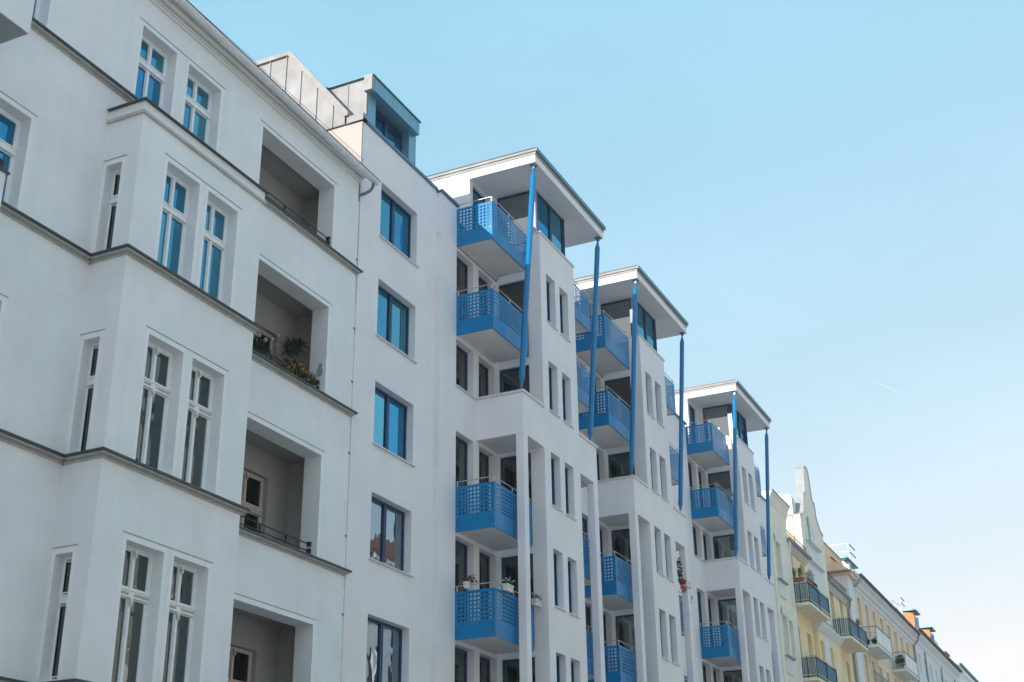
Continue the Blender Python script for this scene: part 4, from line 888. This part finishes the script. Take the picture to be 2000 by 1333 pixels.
pot(22.42, 16.15, L4, .08, .11, .18, 'terracotta').build('pot', None, t); foliage(22.42, 16.15, L4+.36, .16, .12, .17, 80, .08, 'leaf_yellow', 6).build('leaves', None, t); foliage(22.42, 16.17, L4+.36, .18, .12, .2, 200, .09, 'leaf', 16).build('foliage', None, t); foliage(22.40, 16.08, L4+.36, .14, .08, .14, 26, .06, 'petal_orange', 7).build('flowers', None, t)
t = thing('flower_pot', 'bright yellow-green plant with orange flowers in a dark pot, right of the loggia centre', 'flower pot', (22.85, 16.15, L4))
pot(22.85, 16.15, L4-.05, .10, .14, .22, 'black_metal').build('pot', None, t); foliage(22.85, 16.13, L4+.36, .22, .12, .2, 120, .09, 'leaf_yellow', 8, .02).build('leaves', None, t); foliage(22.85, 16.15, L4+.36, .24, .12, .22, 260, .10, 'leaf', 18, .02).build('foliage', None, t); foliage(22.88, 16.06, L4+.42, .2, .08, .14, 18, .07, 'petal_red', 9).build('flowers', None, t)
t = thing('flower_pot', 'terracotta pot with a grey-green bush at the right end of the loggia sill', 'flower pot', (23.28, 16.14, L4))
pot(23.28, 16.14, L4, .08, .11, .17, 'terracotta').build('pot', None, t); foliage(23.28, 16.14, L4+.33, .15, .11, .18, 220, .09, 'leaf', 10, blade=True).build('foliage', None, t)
t = thing('potted_palm', 'tall dark palm-like plant standing in the loggia corner behind the flowers', 'plant', (23.25, 16.62, L4-.95))
pot(23.2, 16.62, L4-.95, .14, .18, .3, 'terracotta').build('pot', None, t); mb = MB(); mb.tube([(23.2, 16.62, L4-.7), (23.25, 16.6, L4+.4), (23.15, 16.62, L4+1.2)], [.025, .02, .015], 6, 'stem'); mb.tube([(23.2, 16.62, L4-.3), (23.35, 16.6, L4+.7), (23.4, 16.62, L4+1.35)], [.02, .015, .01], 6, 'stem'); mb.build('stem', None, t)
mb = MB(); r = random.Random(5)
for (hx, hy, hz, n_, L_) in ((23.15, 16.62, L4+1.2, 60, .48), (23.4, 16.6, L4+1.35, 50, .44), (23.0, 16.6, L4+1.0, 40, .4), (23.25, 16.6, L4+.75, 36, .36), (23.1, 16.62, L4+.45, 30, .34)):
    for i in range(n_):
        a = r.uniform(0, 6.28); e = r.uniform(.0, 1.1); p = Vector((hx, hy, hz)); d = Vector((math.cos(a)*math.cos(e), math.sin(a)*math.cos(e)*.7, math.sin(e))); w_ = .022; l_ = L_*r.uniform(.7, 1.1)
        pts = [p+d*l_*k_/4+Vector((0, 0, -.42*l_*(k_/4)**2)) for k_ in range(5)]; q = d.cross(Vector((0, 0, 1))).normalized()
        mb.add([tuple(x+q*w_*(1-abs(k_-1.5)/3)*s_) for k_, x in enumerate(pts) for s_ in (-1, 1)], [(2*k_, 2*k_+1, 2*k_+3, 2*k_+2) for k_ in range(4)], 'leaf_dark')
mb.build('fronds', None, t)
t = thing('agave', 'broad-leaved dark agave behind the flower pots in the loggia', 'plant', (22.6, 16.6, L4-.4))
mb = MB()
for i in range(16):
    a = i*2.4; p = Vector((22.62, 16.55, L4+.12)); d = Vector((math.cos(a), math.sin(a)*.6, 1.1)).normalized(); q = d.cross(Vector((0, 0, 1))).normalized(); l_ = .62
    pts = [p+d*l_*k_/4+Vector((math.cos(a), 0, -1))*(.22*(k_/4)**2) for k_ in range(5)]
    mb.add([tuple(x+q*[.03, .05, .045, .03, .002][k_]*s_) for k_, x in enumerate(pts) for s_ in (-1, 1)], [(2*k_, 2*k_+1, 2*k_+3, 2*k_+2) for k_ in range(4)], 'leaf_dark')
mb.build('leaves', None, t); pot(22.62, 16.55, L4-.2, .12, .16, .3, 'terracotta').build('pot', None, t)
t = thing('string_lights', 'string of pale round lamps hung over the window in the plant-filled loggia', 'string lights', (22.5, 17.0, 12.6))
pts = [(21.9, 17.02, 12.75), (22.1, 16.98, 12.5), (22.3, 16.98, 12.42), (22.55, 16.98, 12.40), (22.8, 16.98, 12.52), (23.05, 17.0, 12.72)]
mb = MB(); mb.tube(pts, .006, 4, 'black_metal'); mb.build('cable', None, t)
for p in pts+[(23.0, 16.98, 12.45), (22.0, 16.98, 12.78)]:
    mb = MB(); vs_ = []; 
    for k_ in range(7):
        for j in range(10): th = math.pi*k_/6; a = 2*math.pi*j/10; vs_.append((p[0]+.05*math.sin(th)*math.cos(a), p[1]-.02+.05*math.sin(th)*math.sin(a), p[2]+.05*math.cos(th)))
    mb.add(vs_, [(k_*10+j, k_*10+(j+1) % 10, (k_+1)*10+(j+1) % 10, (k_+1)*10+j) for k_ in range(6) for j in range(10)], 'bulb', True); mb.build('lamp', None, t)
t = MB(); t.prism([(15.99, 11.68), (16.06, 11.66), (16.12, 11.70), (16.13, 11.80), (16.09, 11.88), (16.07, 11.95), (16.03, 11.99), (15.99, 11.96), (16.0, 11.88), (15.97, 11.78)], 'X', 23.47, 23.498, 'stone_grey')
o = t.build('wall_ornament', None); tag(o, 'grey pear-shaped ornament fixed to the pale loggia side wall', 'ornament')
def hang_box(name, label, cat, x, y, z, n_, fm, seed, side=False, m_='white_metal', group=None, lf='leaf'):
    t = thing(name, label, cat, (x, y, z), group)
    if side: pot(x-.06, y, z-.16, .075, .10, .17, m_).build('trough', None, t)
    else: trough(x-.2, x+.2, y-.12, y+.02, z-.16, .17, m_).build('trough', None, t)
    foliage(x-(.02 if side else 0), y-.04, z+.07, .1 if side else .24, .2 if side else .1, .1, n_, .06, lf, seed).build('foliage', None, t)
    foliage(x-(.04 if side else 0), y-.06, z+.12, .1 if side else .24, .2 if side else .1, .1, int(n_*.3), .05, fm, seed+1).build('flowers', None, t); return t
hang_box('flower_box', 'white hanging box with dark and reddish flowers on the side of a blue balcony', 'flower box', 29.66, 15.36, 8.02, 150, 'petal_pink', 20, True)
hang_box('flower_box', 'white hanging box with white blooms on the front rail, right of the reddish flowers', 'flower box', 30.25, 14.55, 7.98, 170, 'petal_white', 22)
hang_box('flower_box', 'small white pot of white flowers hanging beside the pale column, outermost on its balcony', 'flower box', 32.05, 14.55, 7.95, 90, 'petal_white', 24)
t = hang_box('flower_box', 'bright red geraniums spilling from a balcony behind the middle tower', 'flower box', 44.85, 14.5, 11.0, 240, 'petal_red', 26)
foliage(44.85, 14.42, 11.0, .38, .12, .28, 320, .09, 'petal_red', 27).build('blooms', None, t); foliage(44.5, 14.5, 11.5, .12, .1, .5, 200, .09, 'leaf_dark', 28).build('trailing_leaves', None, t); foliage(45.3, 14.42, 10.65, .12, .08, .3, 90, .07, 'leaf', 29).build('tendrils', None, t)
hang_box('flower_box', 'small white flower box on the second balcony of the farthest tower', 'flower box', 52.6, 14.55, 16.45, 70, 'petal_white', 31)
t = thing('shrub', 'dark leafy shrub behind the white ledge of the nearest tower terrace', 'shrub', (31.9, 15.3, 13.0)); foliage(31.85, 15.1, 13.75, .35, .3, .38, 900, .10, 'leaf_dark', 33).build('foliage', None, t); pot(31.85, 15.2, 12.65, .2, .26, .6, 'terracotta').build('pot', None, t)
t = thing('shrub', 'small dark shrub behind the white ledge of the middle tower terrace', 'shrub', (40.6, 15.2, 13.0)); foliage(40.6, 15.1, 13.75, .28, .25, .32, 600, .10, 'leaf_dark', 34).build('foliage', None, t); pot(40.6, 15.1, 12.65, .2, .26, .6, 'terracotta').build('pot', None, t)
# yellow house balcony
t = thing('planter_box', 'terracotta trough with two upright green cacti on the yellow house balcony rail', 'planter', (66.98, 15.5, 16.0))
trough(66.88, 67.06, 15.12, 15.72, 15.95, .2, 'terracotta').build('trough', None, t)
for y in (15.28, 15.58): foliage(66.97, y, 16.42, .1, .1, .28, 260, .1, 'leaf', int(y*100), blade=True).build('cactus', None, t)
t = thing('flower_pot', 'terracotta pot with a spiky reddish grass on the yellow house balcony corner', 'flower pot', (67.9, 14.98, 16.0)); pot(67.9, 15.0, 15.9, .12, .16, .26, 'terracotta').build('pot', None, t); foliage(67.9, 15.0, 16.4, .22, .16, .3, 160, .22, 'curtain_grey', 41, blade=True).build('foliage', None, t)
mb = MB(); mb.prism([(15.0, 16.0), (15.26, 16.0), (15.26, 16.3), (15.13, 16.42), (15.0, 16.3)], 'X', 69.3, 69.6, 'stem'); mb.box(69.28, 69.297, 15.08, 15.18, 16.12, 16.24, 'black_metal'); o = mb.build('bird_house', None); tag(o, 'small brown wooden box standing on the right end of the yellow house balcony', 'wooden box')
t = hang_box('flower_box', 'red flowers on the rail of the second blue-grey screened balcony', 'flower box', 78.6, 14.85, 15.95, 80, 'petal_red', 43, m_='terracotta')
t = thing('balcony_plants', 'green leafy plants behind the glass of the farther white balcony', 'plant', (95.2, 15.4, 15.9)); foliage(95.15, 15.35, 16.3, .25, .3, .45, 400, .16, 'leaf', 44).build('foliage', None, t); pot(95.2, 15.4, 15.72, .2, .25, .35, 'stone_grey').build('pot', None, t)
t = thing('balcony_plants', 'two small dark plants on the side ledge of the nearer white balcony', 'plant', (85.2, 15.4, 15.9)); foliage(85.1, 15.6, 15.98, .12, .14, .22, 160, .12, 'leaf_dark', 45).build('foliage', None, t); foliage(85.1, 15.15, 15.98, .12, .14, .2, 160, .12, 'leaf_dark', 46).build('foliage', None, t)

# ================================================================== AIR
mb = MB(); mb.box(-305, 605, -155, 155, GZ-1, 27)
hz = mb.build('haze', 'asphalt'); hm = bpy.data.materials.new('haze'); hm.use_nodes = True; hn = hm.node_tree; hn.nodes.remove(hn.nodes['Principled BSDF'])
pv = hn.nodes.new('ShaderNodeVolumePrincipled'); pv.inputs['Color'].default_value = (.92, .96, 1, 1); pv.inputs['Density'].default_value = .0008; pv.inputs['Anisotropy'].default_value = .2
hn.links.new(pv.outputs[0], hn.nodes['Material Output'].inputs['Volume']); hz.data.materials.clear(); hz.data.materials.append(hm); hz['kind'] = 'stuff'

# contrail, far beyond the haze
mb = MB(); mb.tube([(1840, 293, 726.5), (1846, 277, 718), (1851, 262, 709.5), (1857, 246, 701)], [.15, .5, .7, .1], 6)
cm_ = bpy.data.materials.new('contrail'); cm_.use_nodes = True; ct = cm_.node_tree; cp_ = ct.nodes['Principled BSDF']; cp_.inputs['Base Color'].default_value = (.9, .9, .9, 1); cp_.inputs['Alpha'].default_value = .14; M['contrail'] = cm_
o = mb.build('contrail', 'contrail'); tag(o, 'short faint white contrail alone in the pale sky', 'contrail')
